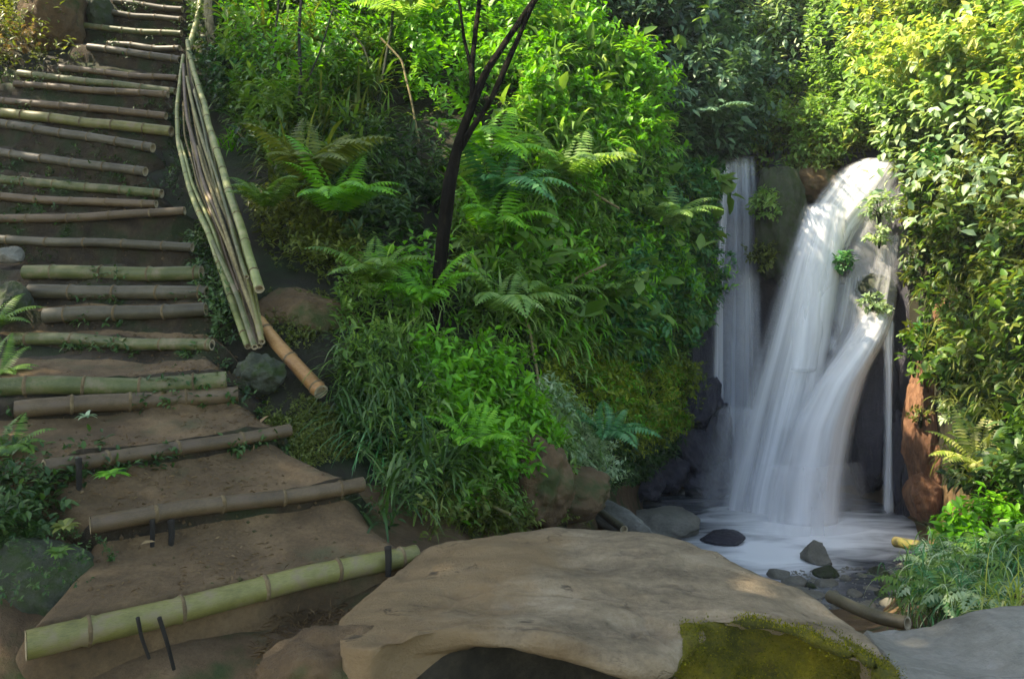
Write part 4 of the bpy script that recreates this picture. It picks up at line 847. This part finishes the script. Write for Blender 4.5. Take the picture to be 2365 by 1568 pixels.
cover(NB, 'olive green leaves over the dark right bank', [(2150,400),(2500,350),(2500,1000),(2270,1000),(2160,780)], 1426, 0.102, 'leaf_olive', (.1, .5), 6, .45, .11, clump=.85)
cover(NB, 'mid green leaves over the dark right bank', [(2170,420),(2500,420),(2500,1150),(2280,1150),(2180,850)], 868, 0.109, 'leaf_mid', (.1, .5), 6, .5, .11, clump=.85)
# left edge
cover(NB, 'dark leaves and weeds on the bank left of the lower steps', [(-300,1000),(60,1040),(250,1100),(170,1200),(60,1290),(-300,1350)], 900, .042, 'leaf_dark', (0, .14), 5, .45, .06)
cover(NB, 'dry olive weeds on the outcrop left of the top steps', [(-300,-100),(180,-100),(190,150),(60,200),(-300,240)], 1300, .07, 'leaf_olive', (0, .35), 5, .4, .11)
cover(NB, 'mossy dark leaves between steps and handrail', [(400,260),(440,300),(500,560),(560,800),(500,820),(430,600),(380,480)], 500, .04, 'leaf_dark', (0, .12), 5, .45, .06)

def straps(name, label, poly, n, L, W, mat, per=9, lift=(0, .3), droop=2.0, cat='undergrowth', seg=5):
    q = poly_points(poly, n); p = surf(q[:, 0], q[:, 1]); nn = surf_n(q[:, 0], q[:, 1]); p = p + nn * R.uniform(*lift, n)[:, None]
    lv = Leaves(); pp = np.repeat(p, per, 0); d = rdir(n * per) * .8 + np.repeat(nn, per, 0) * .6 + np.array([0, 0, .5]); sc = np.repeat(R.uniform(.5, 1.3, n), per)
    lv.ribbons(pp + R.normal(size=pp.shape) * .02, d, L * sc * R.uniform(.7, 1.2, n * per), W * sc, droop * R.uniform(.5, 1.4, n * per), seg); o = lv.build(name, M[mat]); tag(o, label, cat, kind='stuff'); return o
straps(NB, 'long light strap leaves tangled through the bank under the forked tree', [(780,640),(1010,700),(1260,780),(1330,1100),(1050,1220),(900,1230),(800,900)], 95, .22, .016, 'leaf_light')
straps(NB, 'dark strap leaves tangled through the bank right of the steps', [(780,840),(1000,900),(1000,1230),(860,1240),(790,1020)], 75, .24, .014, 'leaf_dark', droop=2.4)
straps(NB, 'green strap leaves tangled through the upper slope behind the handrail', [(520,0),(920,0),(900,330),(820,480),(620,470),(540,250)], 170, .40, .03, 'leaf_mid')
straps(NB, 'yellowish strap leaves among the thin stems of the upper slope', [(520,100),(880,100),(860,330),(780,440),(620,430)], 70, .42, .032, 'leaf_olive')
straps(NB, 'light narrow leaves bent over the middle of the slope', [(1040,380),(1300,380),(1560,450),(1600,700),(1500,860),(1240,830),(1050,760)], 230, .30, .022, 'leaf_light')
straps(NB, 'green narrow leaves bent over the middle of the slope', [(1040,380),(1300,380),(1560,450),(1600,700),(1500,860),(1240,830),(1050,760)], 260, .32, .028, 'leaf_bright')
straps(NB, 'small narrow leaves on the low bank behind the big boulder', [(960,1080),(1240,1060),(1330,1120),(1330,1225),(980,1255)], 130, .11, .009, 'leaf_olive', lift=(0, .1))
straps(NB, 'narrow leaves in the bright crest foliage', [(1200,70),(1330,100),(1470,200),(1500,290),(1510,420),(1300,440),(1140,380)], 120, .34, .035, 'leaf_light', lift=(.2, .5))
straps(NB, 'hanging narrow leaves on the right bank', [(2220,400),(2600,350),(2600,1150),(2330,1150),(2230,850)], 260, .26, .022, 'leaf_olive', lift=(.1, .5), droop=2.6)
cover(NB, 'big broad leaves dotted over the slope', [(1060,100),(1480,150),(1600,500),(1560,860),(1240,900),(1040,700)], 130, .22, 'leaf_mid', (.2, .55), 4, .55, .16)
cover(NB, 'big pale broad leaves dotted over the upper right foliage', [(1700,0),(2500,-50),(2500,600),(2180,700),(2080,330),(1720,330)], 330, .125, 'leaf_pale', (.4, 1.0), 4, .55, .2)
cover(NB, 'small mixed bright leaves on the low bank behind the big boulder', [(900,1060),(1100,980),(1300,1080),(1340,1225),(940,1255)], 900, .045, 'leaf_light', (.02, .2), 5, .42, .07)

# ------------------------------------------------------------------ single plants
def anchor(px, py, off=0.0, Y=None):
    if Y is not None: return P(px, py, Y)
    p = surf(np.array([px * 1.0]), np.array([py * 1.0]))[0]; n = surf_n(np.array([px * 1.0]), np.array([py * 1.0]))[0]
    return p + n * off
def shrub(px, py, r, mat, label, n=90, L=.09, off=None, ratio=.5, Y=None, squash=.8, per=7, cat='shrub', group=None, kind='oval'):
    c = anchor(px, py, r * .5 if off is None else off, Y); root = empty('shrub', c - np.array([0, 0, r])); tag(root, label, cat, group)
    d = rdir(n); rad = r * R.uniform(.45, 1.0, n) * (1 + .35 * fbm(d * 1.7 + px, 2)); q = c + d * rad[:, None] * np.array([1, .8, squash])
    lv = Leaves(); clusters(lv, q, d, r * .28, per, L, ratio, kind=kind); o = lv.build('leaves', M[mat]); adopt(o, root)
    vs, fs, k = [], [], 0
    for i in range(6):
        v, f = tube(smooth_path([c - np.array([0, 0, r * 1.1]), c - np.array([0, 0, r * .4]) + rdir(1)[0] * r * .2, c + rdir(1)[0] * r * .7], 8), np.linspace(.012, .004, 8), 5); vs.append(v); fs.append(f + k); k += len(v)
    o = mesh('stem', np.concatenate(vs), np.concatenate(fs), M['bark_mossy']); adopt(o, root); return root
def fern_plant(px, py, L, mat, label, n=9, off=.05, lean=(0, -.5, 0), droop=1.5, w=.26, Y=None, spread=1.0, name='fern', cat='fern', pin=20):
    b = anchor(px, py, off, Y); lv = Leaves(); fern(lv, b, n, L, (0, 0, .3), spread, pin, droop, w, lean)
    o = lv.build(name, M[mat]); set_origin(o, b); tag(o, label, cat); return o
def grass(px, py, L, mat, label, n=60, W=.014, droop=1.7, lean=(0, -.4, 0), Y=None, up=1.0, name='grass_tuft', cat='grass tuft', off=.03, sp=.05):
    b = anchor(px, py, off, Y); lv = Leaves(); d = rdir(n) * .7 + np.array([0, 0, up]) + np.array(lean)
    lv.ribbons(b + R.normal(size=(n, 3)) * sp, d, L * R.uniform(.6, 1.15, n), W, droop * R.uniform(.6, 1.3, n), 7)
    o = lv.build(name, M[mat]); set_origin(o, b); tag(o, label, cat); return o

SH = [  # px, py, r, mat, label, n, L
 (600,60,.55,'leaf_bright','bright shrub right of the slender yellow cane at the top edge',80,.11),
 (760,40,.6,'leaf_mid','mid green shrub at the top edge above the sapling stems',90,.11),
 (570,200,.4,'leaf_teal','blue-green shrub just right of the mossy trunk',70,.09),
 (760,200,.4,'leaf_bright','bright leafy shrub between the saplings and the forked tree',70,.10),
 (640,300,.35,'leaf_mid','shrub with strap leaves in front of the thin dark stems',60,.10),
 (950,120,.55,'leaf_bright','lime shrub left of the thin upright stem of the forked tree',90,.11),
 (1180,200,.5,'leaf_bright','shrub with light leaves right behind the fork of the tree',90,.10),
 (1290,150,.55,'leaf_bright','bright green shrub on the crest, first below the leaning trunk top',120,.12),
 (1380,210,.5,'leaf_bright','brightest rounded shrub on the crest of the slope',130,.12),
 (1440,300,.4,'leaf_bright','bright shrub with pointed leaves at the right tip of the crest',100,.12),
 (1320,330,.4,'leaf_light','pale-tipped shrub below the brightest crest shrub',80,.10),
 (1520,460,.45,'leaf_teal','emerald shrub just left of the top of the left fall',110,.09),
 (1560,560,.4,'leaf_teal','emerald shrub beside the bright strand of the left fall',110,.085),
 (1400,710,.42,'leaf_teal','dark turquoise shrub in the middle of the slope',140,.08),
 (1430,800,.28,'leaf_teal','small turquoise shrub just below the dark turquoise one',80,.07),
 (1300,600,.4,'leaf_mid','mid green shrub left of the dark turquoise one',100,.085),
 (1370,470,.38,'leaf_light','shrub with slender light leaves high in the middle of the slope',100,.095),
 (1560,720,.35,'leaf_mid','green shrub on the rim of the slope beside the left fall at mid height',90,.08),
 (1350,890,.3,'leaf_moss','rounded yellow-green bush low on the slope',120,.055),
 (1450,900,.36,'leaf_moss','mossy green bush overhanging the pool corner',140,.055),
 (1540,880,.3,'leaf_moss','olive bush nearest to the foot of the left fall',110,.055),
 (900,690,.3,'leaf_bright','bright bush below the starry pale plant',110,.07),
 (1040,920,.22,'leaf_bright','lime bush in front of the base of the forked tree',90,.055),
 (1080,1040,.22,'leaf_bright','bright emerald bush behind the end of the lowest bamboo log',100,.05),
 (1150,1110,.2,'leaf_olive','yellowish bush above the left part of the big boulder',90,.045),
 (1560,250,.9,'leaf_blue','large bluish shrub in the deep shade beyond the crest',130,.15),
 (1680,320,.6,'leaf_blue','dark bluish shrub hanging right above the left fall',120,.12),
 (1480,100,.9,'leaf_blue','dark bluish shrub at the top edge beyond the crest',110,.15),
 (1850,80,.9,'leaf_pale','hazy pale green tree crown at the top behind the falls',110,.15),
 (1710,180,.7,'leaf_mid','green shrub in the gap high above the left fall',90,.13),
 (1760,330,.38,'leaf_light','light green shrub on the ledge right of the left fall',110,.09),
 (1870,300,.36,'leaf_light','light shrub with drooping sprays over the ledge',100,.09),
 (1970,220,.4,'leaf_bright','lime shrub in front of the shade above the main fall',90,.10),
 (2120,60,.6,'leaf_yellow','golden sunlit shrub at the top edge above the main fall',110,.11),
 (2280,40,.6,'leaf_light','sunlit shrub at the top edge, second from the right',110,.11),
 (2220,190,.5,'leaf_yellow','yellow sunlit shrub in the middle of the bright right corner',110,.10),
 (2330,210,.5,'leaf_yellow','cream and yellow shrub at the right edge in full sun',100,.10),
 (2110,330,.38,'leaf_light','light shrub right above the spring of the main fall',90,.09),
 (2230,420,.4,'leaf_teal','blue-green shrub on the right bank below the sunlit leaves',90,.10),
 (2190,520,.32,'leaf_olive','olive shrub right of the spring of the main fall',90,.075),
 (2300,560,.45,'leaf_dark','dark shrub at the right edge at mid height',110,.08),
 (2180,800,.22,'leaf_teal','small shrub with broad blue-green leaves above the reddish rock column',50,.10),
 (2260,700,.35,'leaf_mid','mid green shrub hanging on the right bank',90,.075),
 (2340,860,.35,'leaf_olive','olive shrub hanging low on the right bank',100,.065),
 (2270,960,.25,'leaf_pale','pale speckled shrub right of the reddish rock column',70,.06),
 (60,60,.35,'leaf_olive','dull yellow shrub at the top left corner',90,.075),
 (10,130,.35,'leaf_dry','rusty dry shrub at the left edge above the steps',80,.07),
]
for a in SH: shrub(*a)
# plants that stand free of the slope
shrub(1768, 470, .20, 'leaf_light', 'leafy tuft growing on the rock rib between the falls', 60, .075, Y=10.1)
shrub(1760, 590, .20, 'leaf_olive', 'mossy tuft low on the rock rib between the falls', 60, .06, Y=10.1)
shrub(2030, 480, .22, 'leaf_pale', 'pale wet leaves in front of the spring of the main fall', 45, .075, Y=9.75)
shrub(2030, 545, .14, 'leaf_pale', 'whitish sprig dangling beside the main fall', 26, .07, Y=9.6)
shrub(1950, 600, .13, 'leaf_teal', 'small blue-green sprig between the main fall and the side strand', 22, .08, Y=9.6)
shrub(2020, 700, .17, 'leaf_pale', 'pale fern-like leaves on the mossy ledge of the lower fall', 34, .07, Y=9.35)
shrub(2120, 640, .16, 'leaf_olive', 'olive sprigs hanging right of the main fall', 50, .075, Y=9.35)
shrub(2125, 960, .12, 'leaf_olive', 'sparse olive sprig on the reddish rock column', 20, .05, Y=8.7)

FE = [ # px,py,L,mat,label,n,off,lean,droop
 (1120,470,.75,'leaf_bright','large arching fern right of the forked trunk, uppermost',8,.15,(.5,-.6,0),1.9),
 (1130,560,.65,'leaf_teal','arching blue-green fern right of the forked trunk, second one down',7,.12,(.6,-.6,0),1.9),
 (1100,640,.55,'leaf_bright','lime fern right of the forked trunk, third one down',8,.12,(.4,-.6,0),1.8),
 (1085,790,.5,'leaf_light','fern with curled pale fronds at the foot of the forked trunk',6,.1,(.4,-.5,0),1.9),
 (1160,780,.5,'leaf_mid','green fern with one long frond right of the tree base',7,.1,(.5,-.5,0),1.8),
 (1250,480,.6,'leaf_light','fern with pale fronds in the middle of the slope',9,.15,(.2,-.6,0),1.6),
 (1450,540,.6,'leaf_light','spiky light fern left of the emerald shrubs',9,.2,(.1,-.6,0),1.6),
 (690,520,.62,'leaf_olive','big yellow-green fern above the brown mound',10,.1,(.3,-.5,0),1.5),
 (740,600,.55,'leaf_bright','fresh green fern just above the brown mound',9,.1,(.3,-.6,0),1.6),
 (620,580,.35,'leaf_mid','small dark green fern beside the lower handrail',8,.06,(0,-.5,0),1.5),
 (820,760,.38,'leaf_mid','green fern right of the brown mound',9,.06,(0,-.6,0),1.6),
 (930,800,.36,'leaf_bright','bright fern between the brown mound and the forked tree',8,.08,(0,-.6,0),1.6),
 (1290,1040,.38,'leaf_teal','blue-green fern beside the grey pool corner',8,.1,(.2,-.5,0),1.6),
 (1330,720,.4,'leaf_mid','fern with upright pale stalk in the middle of the lower slope',8,.1,(0,-.6,0),1.5),
 (1010,1150,.26,'leaf_bright','small fern behind the cut end of the lowest bamboo log',9,.05,(0,-.6,0),1.4),
 (940,160,.6,'leaf_light','pale drooping frond plant near the top edge left of the forked tree',6,.3,(-.3,-.7,0),1.8),
 (1540,330,.8,'leaf_blue','bluish fern hanging below the dark shrubs',8,.2,(0,-.6,0),1.7),
 (2380,1150,.42,'leaf_yellow','bright yellow-green fern at the right edge above the leafy shrub',10,.1,(-.4,-.6,0),1.4),
 (-20,790,.24,'leaf_mid','small fern poking in at the left edge beside the notched log',8,.06,(.5,-.4,0),1.4),
 (-15,910,.22,'leaf_mid','green fern at the left edge beside the green log',9,.06,(.6,-.4,0),1.4),
 (10,1090,.22,'leaf_mid','weedy fern at the left edge beside the third step log',8,.04,(.4,-.4,0),1.4),
]
for (px, py, L, mat, lab, n, off, lean, dr) in FE: fern_plant(px, py, L * 1.2, mat, lab, n, off + (.28 if px > 600 else .03), lean, dr)
GR = [ # px,py,L,mat,label,n,W,droop,lean
 (850,960,.55,'leaf_dark','dark grass clump with long drooping blades right of the orange pole',80,.013,2.3,(-.1,-.5,0)),
 (880,1040,.50,'leaf_teal','deep green grass clump drooping over the end of the second step log',70,.012,2.3,(-.1,-.5,0)),
 (800,880,.36,'leaf_mid','short grass fringe hanging over the earth edge beside the orange pole',60,.008,2.8,(0,-.6,0)),
 (680,440,.6,'leaf_olive','clump of strap leaves above the big yellow-green fern',40,.028,2.0,(0,-.5,0)),
 (740,300,.65,'leaf_olive','tall clump of yellow strap leaves left of the dark hollow',36,.035,1.8,(0,-.5,0)),
 (640,200,.6,'leaf_mid','clump of broad strap leaves among the thin stems',36,.035,1.7,(0,-.5,0)),
 (790,420,.5,'leaf_mid','drooping strap-leaf clump at the edge of the dark hollow',34,.025,2.2,(0,-.5,0)),
 (575,300,.4,'leaf_olive','small strap-leaf clump beside the broken cane',30,.02,1.8,(0,-.4,0)),
 (540,350,.3,'leaf_bright','bright small clump right of the handrail',30,.02,1.8,(0,-.4,0)),
 (1080,1200,.22,'leaf_olive','low grass tuft on the rim behind the boulder, left one',50,.006,1.8,(0,-.4,0)),
 (1200,960,.5,'leaf_light','long pale grass blades bending down in the lower middle of the slope',40,.012,2.4,(0,-.5,0)),
 (1960,1300,.01,'leaf_mid','x',2,.01,1,(0,0,0)),
]
for (px, py, L, mat, lab, n, W, dr, lean) in GR[:-1]: grass(px, py, L, mat, lab, n, W, dr, lean)
# starry pale plant and others with few broad leaves
def rosette(px, py, n, L, W, mat, label, off=.25, droop=1.2, Y=None, name='leafy_plant'):
    if Y is not None: L *= .75; n += 5
    b = anchor(px, py, off, Y); root = empty(name, b); tag(root, label, 'plant')
    a = np.linspace(0, 2 * math.pi, n, endpoint=False) + R.uniform(0, .4, n); d = np.stack([np.cos(a), np.sin(a) * .8 - .25, .35 + R.uniform(-.1, .4, n)], -1)
    lv = Leaves(); lv.ribbons(np.repeat(b[None], n, 0), d, L * R.uniform(.75, 1.1, n), W, droop, 7); o = lv.build('leaves', M[mat]); adopt(o, root)
    if Y is None: v, f = tube(smooth_path([b - np.array([0, -.05, L * 1.3]), b], 8), .007, 6); o = mesh('stem', v, f, M['bark_mossy']); adopt(o, root)
    return root
rosette(842, 548, 12, .20, .035, 'leaf_pale', 'starry pale green plant standing out against the dark hollow')
rosette(860, 600, 10, .17, .03, 'leaf_light', 'small starry plant just below the pale starry one', .2)
rosette(1010, 480, 8, .2, .04, 'leaf_mid', 'broad-leaved plant touching the forked trunk', .1)
rosette(1170, 1190, 9, .09, .03, 'leaf_pale', 'pale cream-leaved plant on the rim behind the boulder, left one', .06)
rosette(1290, 1195, 8, .09, .025, 'leaf_pale', 'pale cream-leaved plant on the rim behind the boulder, right one', .06)
rosette(1240, 1180, 9, .11, .03, 'leaf_light', 'light green plant between the two cream-leaved ones', .05)
rosette(200, 962, 9, .07, .02, 'leaf_pale', 'tiny weed sprouting under the dull brown step log', .04, Y=3.72)
rosette(255, 1095, 9, .10, .035, 'leaf_bright', 'low weed with round leaves below the left part of the third step log', .03, Y=3.05)
rosette(150, 1215, 8, .08, .03, 'leaf_olive', 'low olive weed left of the second step log', .03, Y=2.8)
rosette(135, 1275, 9, .07, .02, 'leaf_mid', 'tiny weed on top of the dark mossy boulder', .02, Y=2.66)
rosette(2190, 830, 8, .22, .07, 'leaf_teal', 'plant with large smooth leaves above the reddish rock column', .3)
rosette(470, 700, 8, .10, .03, 'leaf_pale', 'pale leaf cluster between the grey step logs and the handrail', .05)
rosette(1420, 330, 10, .35, .05, 'leaf_yellow', 'star of yellowish pointed leaves at the tip of the bright crest', .5)
# bluish drooping grass mound on the right bank
root = empty('drooping_ferns', P(2230, 1400, 4.0)); tag(root, 'mound of drooping bluish-green ferns on the right bank above the grey boulder', 'ferns')
for mat_, n_, W_, L0 in (('leaf_teal', 90, .012, .20), ('leaf_pale', 110, .010, .22), ('leaf_mid', 90, .012, .22)):
    lv = Leaves()
    for (px, py, Y) in ((2150,1320,4.5),(2200,1310,4.6),(2250,1310,4.4),(2300,1300,4.3),(2160,1360,4.2),(2230,1350,4.1),(2300,1340,4.0),(2350,1340,3.9),(2130,1375,4.25),(2200,1390,3.9),(2260,1390,3.8)):
        b = P(px + R.normal() * 10, py, Y); fern(lv, b, 9, L0 * 1.05, (0, 0, .2), 1.1, 12, 2.2, .30, (-.1, -.5, 0))
        d = rdir(n_ // 2) * .8 + np.array([-.1, -.35, .75]); lv.ribbons(b + R.normal(size=(n_ // 2, 3)) * .07, d, R.uniform(.5, 1.1, n_ // 2) * L0, W_ * .6, R.uniform(2.0, 3.6, n_ // 2), 6)
    o = lv.build('fronds', M[mat_]); adopt(o, root)
shrub(2290, 1215, .26, 'leaf_bright', 'bright leafy shrub at the right edge above the drooping green mound', 120, .075, Y=5.0)
shrub(2215, 1250, .15, 'leaf_bright', 'low lime shrub between the pool edge and the right bank', 70, .06, Y=5.1)
shrub(2350, 1300, .22, 'leaf_light', 'light green leafy shrub at the right edge beside the drooping mound', 80, .07, Y=4.3)
grass(2330, 1400, .26, 'leaf_yellow', 'yellow grass tuft at the right edge behind the grey boulder', 70, .007, 2.4, (-.2,-.5,0), Y=3.5)

# loose bamboo and sticks on the right
o = bamboo('bamboo_log', [P(2068,1252,5.4), P(2120,1262,5.2), P(2185,1280,5.0)], .036, 'bam_yellow', .3); tag(o, 'short olive bamboo log with a dark hollow end resting by the stream on the right', 'bamboo log')
o = bamboo('driftwood_stick', [P(1918,1376,3.65), P(1975,1402,3.5), P(2030,1424,3.38), P(2095,1438,3.28)], .028, 'bam_grey', .5, knob=.04); tag(o, 'grey weathered stick lying behind the two boulders', 'stick')
o = bamboo('driftwood_stick', [P(1345,1125,6.2), P(1380,1175,6.0), P(1440,1222,5.6)], .03, 'bam_grey', .5, knob=.04); tag(o, 'pale slanting stick behind the big boulder near the pool', 'stick')
o = bamboo('driftwood_stick', [P(1080,1142,4.2), P(1130,1165,4.1), P(1180,1185,4.0)], .008, 'bam_yellow', .5, knob=.04); tag(o, 'thin yellow twig among the plants behind the boulder', 'stick')

# fallen leaves on the earth steps
k = 0
for (px, py, Y, s, lab) in ((520,1308,2.98,.05,'pale fallen leaf on the lowest tread, left one'),(535,1318,2.97,.05,'brown fallen leaf on the lowest tread beside a paler one'),(655,1290,3.05,.03,'small whitish scrap on the lowest tread'),
      (600,985,3.95,.05,'white scrap standing at the right end of the dull brown log'),(330,1260,2.95,.04,'fallen leaf below the dark stakes')):
    lv = Leaves(); b = P(px, py, Y) + np.array([0, -.02, .012]); lv.add(b[None], np.array([[.8, .4, .12 if 'standing' not in lab else .9]]), np.array([[0, -.3, 1.0]]), np.array([s * 1.3]), np.array([s * .5]))
    o = lv.build('fallen_leaf', M['leaf_dry'] if 'brown' in lab or 'below' in lab else M['cut']); set_origin(o, b); tag(o, lab, 'leaf')

# ------------------------------------------------------------------ unseen trees added to keep sun and sky off the steps and the big boulder
def shade_tree(base, top, crown, n, L, mat, label):
    root = empty('added_shade_tree', base); tag(root, label, 'tree')
    v, f = tube(smooth_path([base, (np.array(base) * .5 + np.array(top) * .5) + np.array([.2, .1, .3]), top], 24), np.linspace(.18, .07, 24), 12, .2); o = mesh('trunk', v, f, M['bark_mossy'], None, True); adopt(o, root)
    cx, cy, cz, rx, ry, rz = crown; lv = Leaves()
    d = rdir(n); q = np.array([cx, cy, cz]) + d * (R.uniform(.2, 1, n) ** .5)[:, None] * np.array([rx, ry, rz]); k = fbm(q * .9, 3); q = q[k > -.3]
    clusters(lv, q, (0, 0, -.2), .35, 7, L, .5); o = lv.build('crown', M[mat]); adopt(o, root)
    vs, fs, c = [], [], 0
    for i in range(9):
        e = np.array([cx, cy, cz]) + rdir(1)[0] * np.array([rx, ry, rz]) * .8; v, f = tube(smooth_path([top, (np.array(top) + e) / 2 + np.array([0, 0, .3]), e], 12), np.linspace(.06, .015, 12), 6); vs.append(v); fs.append(f + c); c += len(v)
    o = mesh('branch', np.concatenate(vs), np.concatenate(fs), M['bark_mossy'], None, True); adopt(o, root); return root
shade_tree((-5.2, 3.0, .5), (-5.4, 3.1, 5.8), (-4.8, 3.0, 7.0, 3.1, 2.8, 1.1), 2600, .2, 'leaf_mid', 'unseen tree added to shade the lower steps and the big boulder')
shade_tree((-7.6, 6.0, 2.2), (-7.4, 6.1, 7.4), (-7.0, 6.4, 8.6, 2.9, 2.8, 1.1), 1800, .2, 'leaf_mid', 'unseen tree added to shade the upper steps')

# ------------------------------------------------------------------ litter, pebbles and weeds on the earth
def on_mesh(verts, nr, nc, n, rsel):
    g = verts.reshape(nr, nc, 3); i = R.choice(rsel, n); j = R.integers(0, nc - 1, n); a = R.random((n, 2))[:, :, None]
    p = g[i, j] * (1 - a[:, 0]) * (1 - a[:, 1]) + g[i + 1, j] * a[:, 0] * (1 - a[:, 1]) + g[i, j + 1] * (1 - a[:, 0]) * a[:, 1] + g[i + 1, j + 1] * a[:, 0] * a[:, 1]
    nn = np.cross(g[i, j + 1] - g[i, j], g[i + 1, j] - g[i, j]); nn /= np.linalg.norm(nn, axis=-1, keepdims=True) + 1e-9; return p, nn
nr = len(strips); tre = [2 + (k - 1) * 12 + q for k in range(1, 8) for q in range(8)]; ris = [2 + (k - 1) * 12 + q for k in range(1, len(prof)) for q in range(7, 11)]
p, nn = on_mesh(V, nr, cols_n, 4200, tre); kk = fbm(p * 2.4 + 4, 3) > .12; p, nn = p[kk], nn[kk]; n = len(p); lv = Leaves(); d = rdir(n) * np.array([1, 1, .2]); lv.add(p + nn * .004, d, nn + rdir(n) * .3, R.uniform(.006, .035, n), R.uniform(.003, .010, n)); o = lv.build('leaf_litter', M['root_fibre']); tag(o, 'small dry leaf crumbs and twig bits scattered over the lower earth treads', 'litter', kind='stuff')
p, nn = on_mesh(V, nr, cols_n, 2600, ris); kk = fbm(p * 3, 3) > .02; p, nn = p[kk], nn[kk]; lv = Leaves(); clusters(lv, p, nn + np.array([0, 0, .4]), .05, 5, .035, .45); o = lv.build('weeds', M['leaf_dark']); tag(o, 'tiny dark weeds growing on the risers between the step logs', 'weeds', kind='stuff')
p, nn = on_mesh(V, nr, cols_n, 900, ris + tre); vs, fs, c = [], [], 0
T = np.array([(1,0,0),(-1,0,0),(0,1,0),(0,-1,0),(0,0,1),(0,0,-1)], float); TF = np.array([(0,2,4),(2,1,4),(1,3,4),(3,0,4),(2,0,5),(1,2,5),(3,1,5),(0,3,5)])
sz = R.uniform(.003, .014, 900)[:, None, None]; vv = p[:, None] + T[None] * sz * R.uniform(.5, 1.2, (900, 6, 1)); o = mesh('pebbles', vv.reshape(-1, 3), (TF[None] + (np.arange(900) * 6)[:, None, None]).reshape(-1, 3), M['soil'], None, True); tag(o, 'grit and tiny pebbles in the earth of the steps', 'pebbles', kind='stuff')
# gravel and pebbles at the outlet of the pool
n = 1400; q = poly_points([(1780,1320),(2090,1300),(2110,1440),(1980,1440),(1900,1400)], n); yy = (CAMZ - WZ) * F / (q[:, 1] - HY); pp = np.stack([(q[:, 0] - CX) / F * yy, yy, np.full(n, WZ - .01)], -1); sz = R.uniform(.01, .04, n)[:, None, None]
vv = pp[:, None] + T[None] * sz * R.uniform(.5, 1.2, (n, 6, 1)) * np.array([1, 1, .6]); o = mesh('gravel', vv.reshape(-1, 3), (TF[None] + (np.arange(n) * 6)[:, None, None]).reshape(-1, 3), M['rock_grey'], None, True); tag(o, 'grey gravel in the shallow outlet of the pool', 'gravel', kind='stuff')
cover(NB, 'dark leaves round the foot of the mossy trunk at the top of the handrail', [(425,-120),(530,-120),(560,200),(520,330),(450,230)], 420, .075, 'leaf_dark', (0.02, .25), 6, .4, .1, clump=.3)
cover('moss', 'olive moss on the earth bank right of the third and fourth step logs', [(560,900),(640,880),(780,960),(820,1060),(700,1090),(600,960)], 1300, .018, 'leaf_olive', (0, .02), 6, .5, .03, clump=.8, cat='moss')
cover('moss', 'patchy moss on the earth below the handrail', [(560,820),(620,680),(760,680),(780,860),(700,900)], 500, .02, 'leaf_olive', (0, .02), 6, .5, .03, clump=.9, cat='moss')
cover(NB, 'small ferny leaves on the bank above the brown mound', [(590,500),(700,470),(830,590),(830,700),(700,650),(610,640)], 900, .05, 'leaf_olive', (0, .2), 6, .4, .08)
cover('straw', 'loose brown root fibres on the earth between the lowest log and the big boulder', [(620,1440),(760,1380),(820,1450),(760,1568),(560,1568)], 160, .035, 'root_fibre', (0, .01), 3, .12, .04, cat='straw', up=.8)
# dry stems hanging through the slope foliage
for pts, lab in (([(880,90,8.4),(930,140,8.3),(950,230,8.1),(970,330,7.9)], 'pale curved dead stem left of the forked tree near the top'),
                 ([(1200,690,6.0),(1225,760,5.9),(1240,850,5.8),(1250,940,5.7)], 'pale stalk running down the middle of the lower slope'),
                 ([(1230,380,7.7),(1330,420,7.7),(1430,480,7.8)], 'thin pale stem crossing the middle of the slope'),
                 ([(1300,60,9.7),(1340,120,9.6),(1330,200,9.4)], 'brown twig at the top of the bright crest'),
                 ([(1290,700,6.4),(1330,640,6.6),(1400,610,6.8)], 'thin bare twig above the turquoise shrub')):
    o = bamboo('dry_stem', [P(*z) for z in pts], .012, 'straw', .5, knob=.03, seg=7); tag(o, lab, 'stem')

# ------------------------------------------------------------------ air: thin moist haze of the glen
def haze():
    v = np.array([(x, y, z) for x in (-58, 58) for y in (-58, 58) for z in (-3.3, 16.0)], float); f = np.array([(0,1,3,2),(4,6,7,5),(0,4,5,1),(2,3,7,6),(0,2,6,4),(1,5,7,3)])
    m, t, out = newmat('haze'); p = t.nodes.new('ShaderNodeVolumePrincipled'); p.inputs['Color'].default_value = (.95, .97, 1, 1); p.inputs['Density'].default_value = HZ; t.links.new(p.outputs[0], out.inputs['Volume'])
    o = mesh('haze', v, f, m); tag(o, kind='stuff'); return o
HZ = 0.0012
haze()

# moss cushions that soften the dark boulder at the left edge, and small weeds along the foot of the big boulder
q = R.normal(size=(900, 3)); q /= np.linalg.norm(q, axis=-1, keepdims=True); q = q[(q[:, 2] > .1) & (fbm(q * 3, 3) > 0)]
lv = Leaves(); c = P(95, 1345, 2.78) + q * np.array([.235, .205, .175]); clusters(lv, c, q, .02, 5, .016, .45); bo = [o for o in COL.objects if o.get('label', '').startswith('dark mossy boulder at the left')][0]
o = lv.build('moss', M['leaf_dark']); adopt(o, bo)
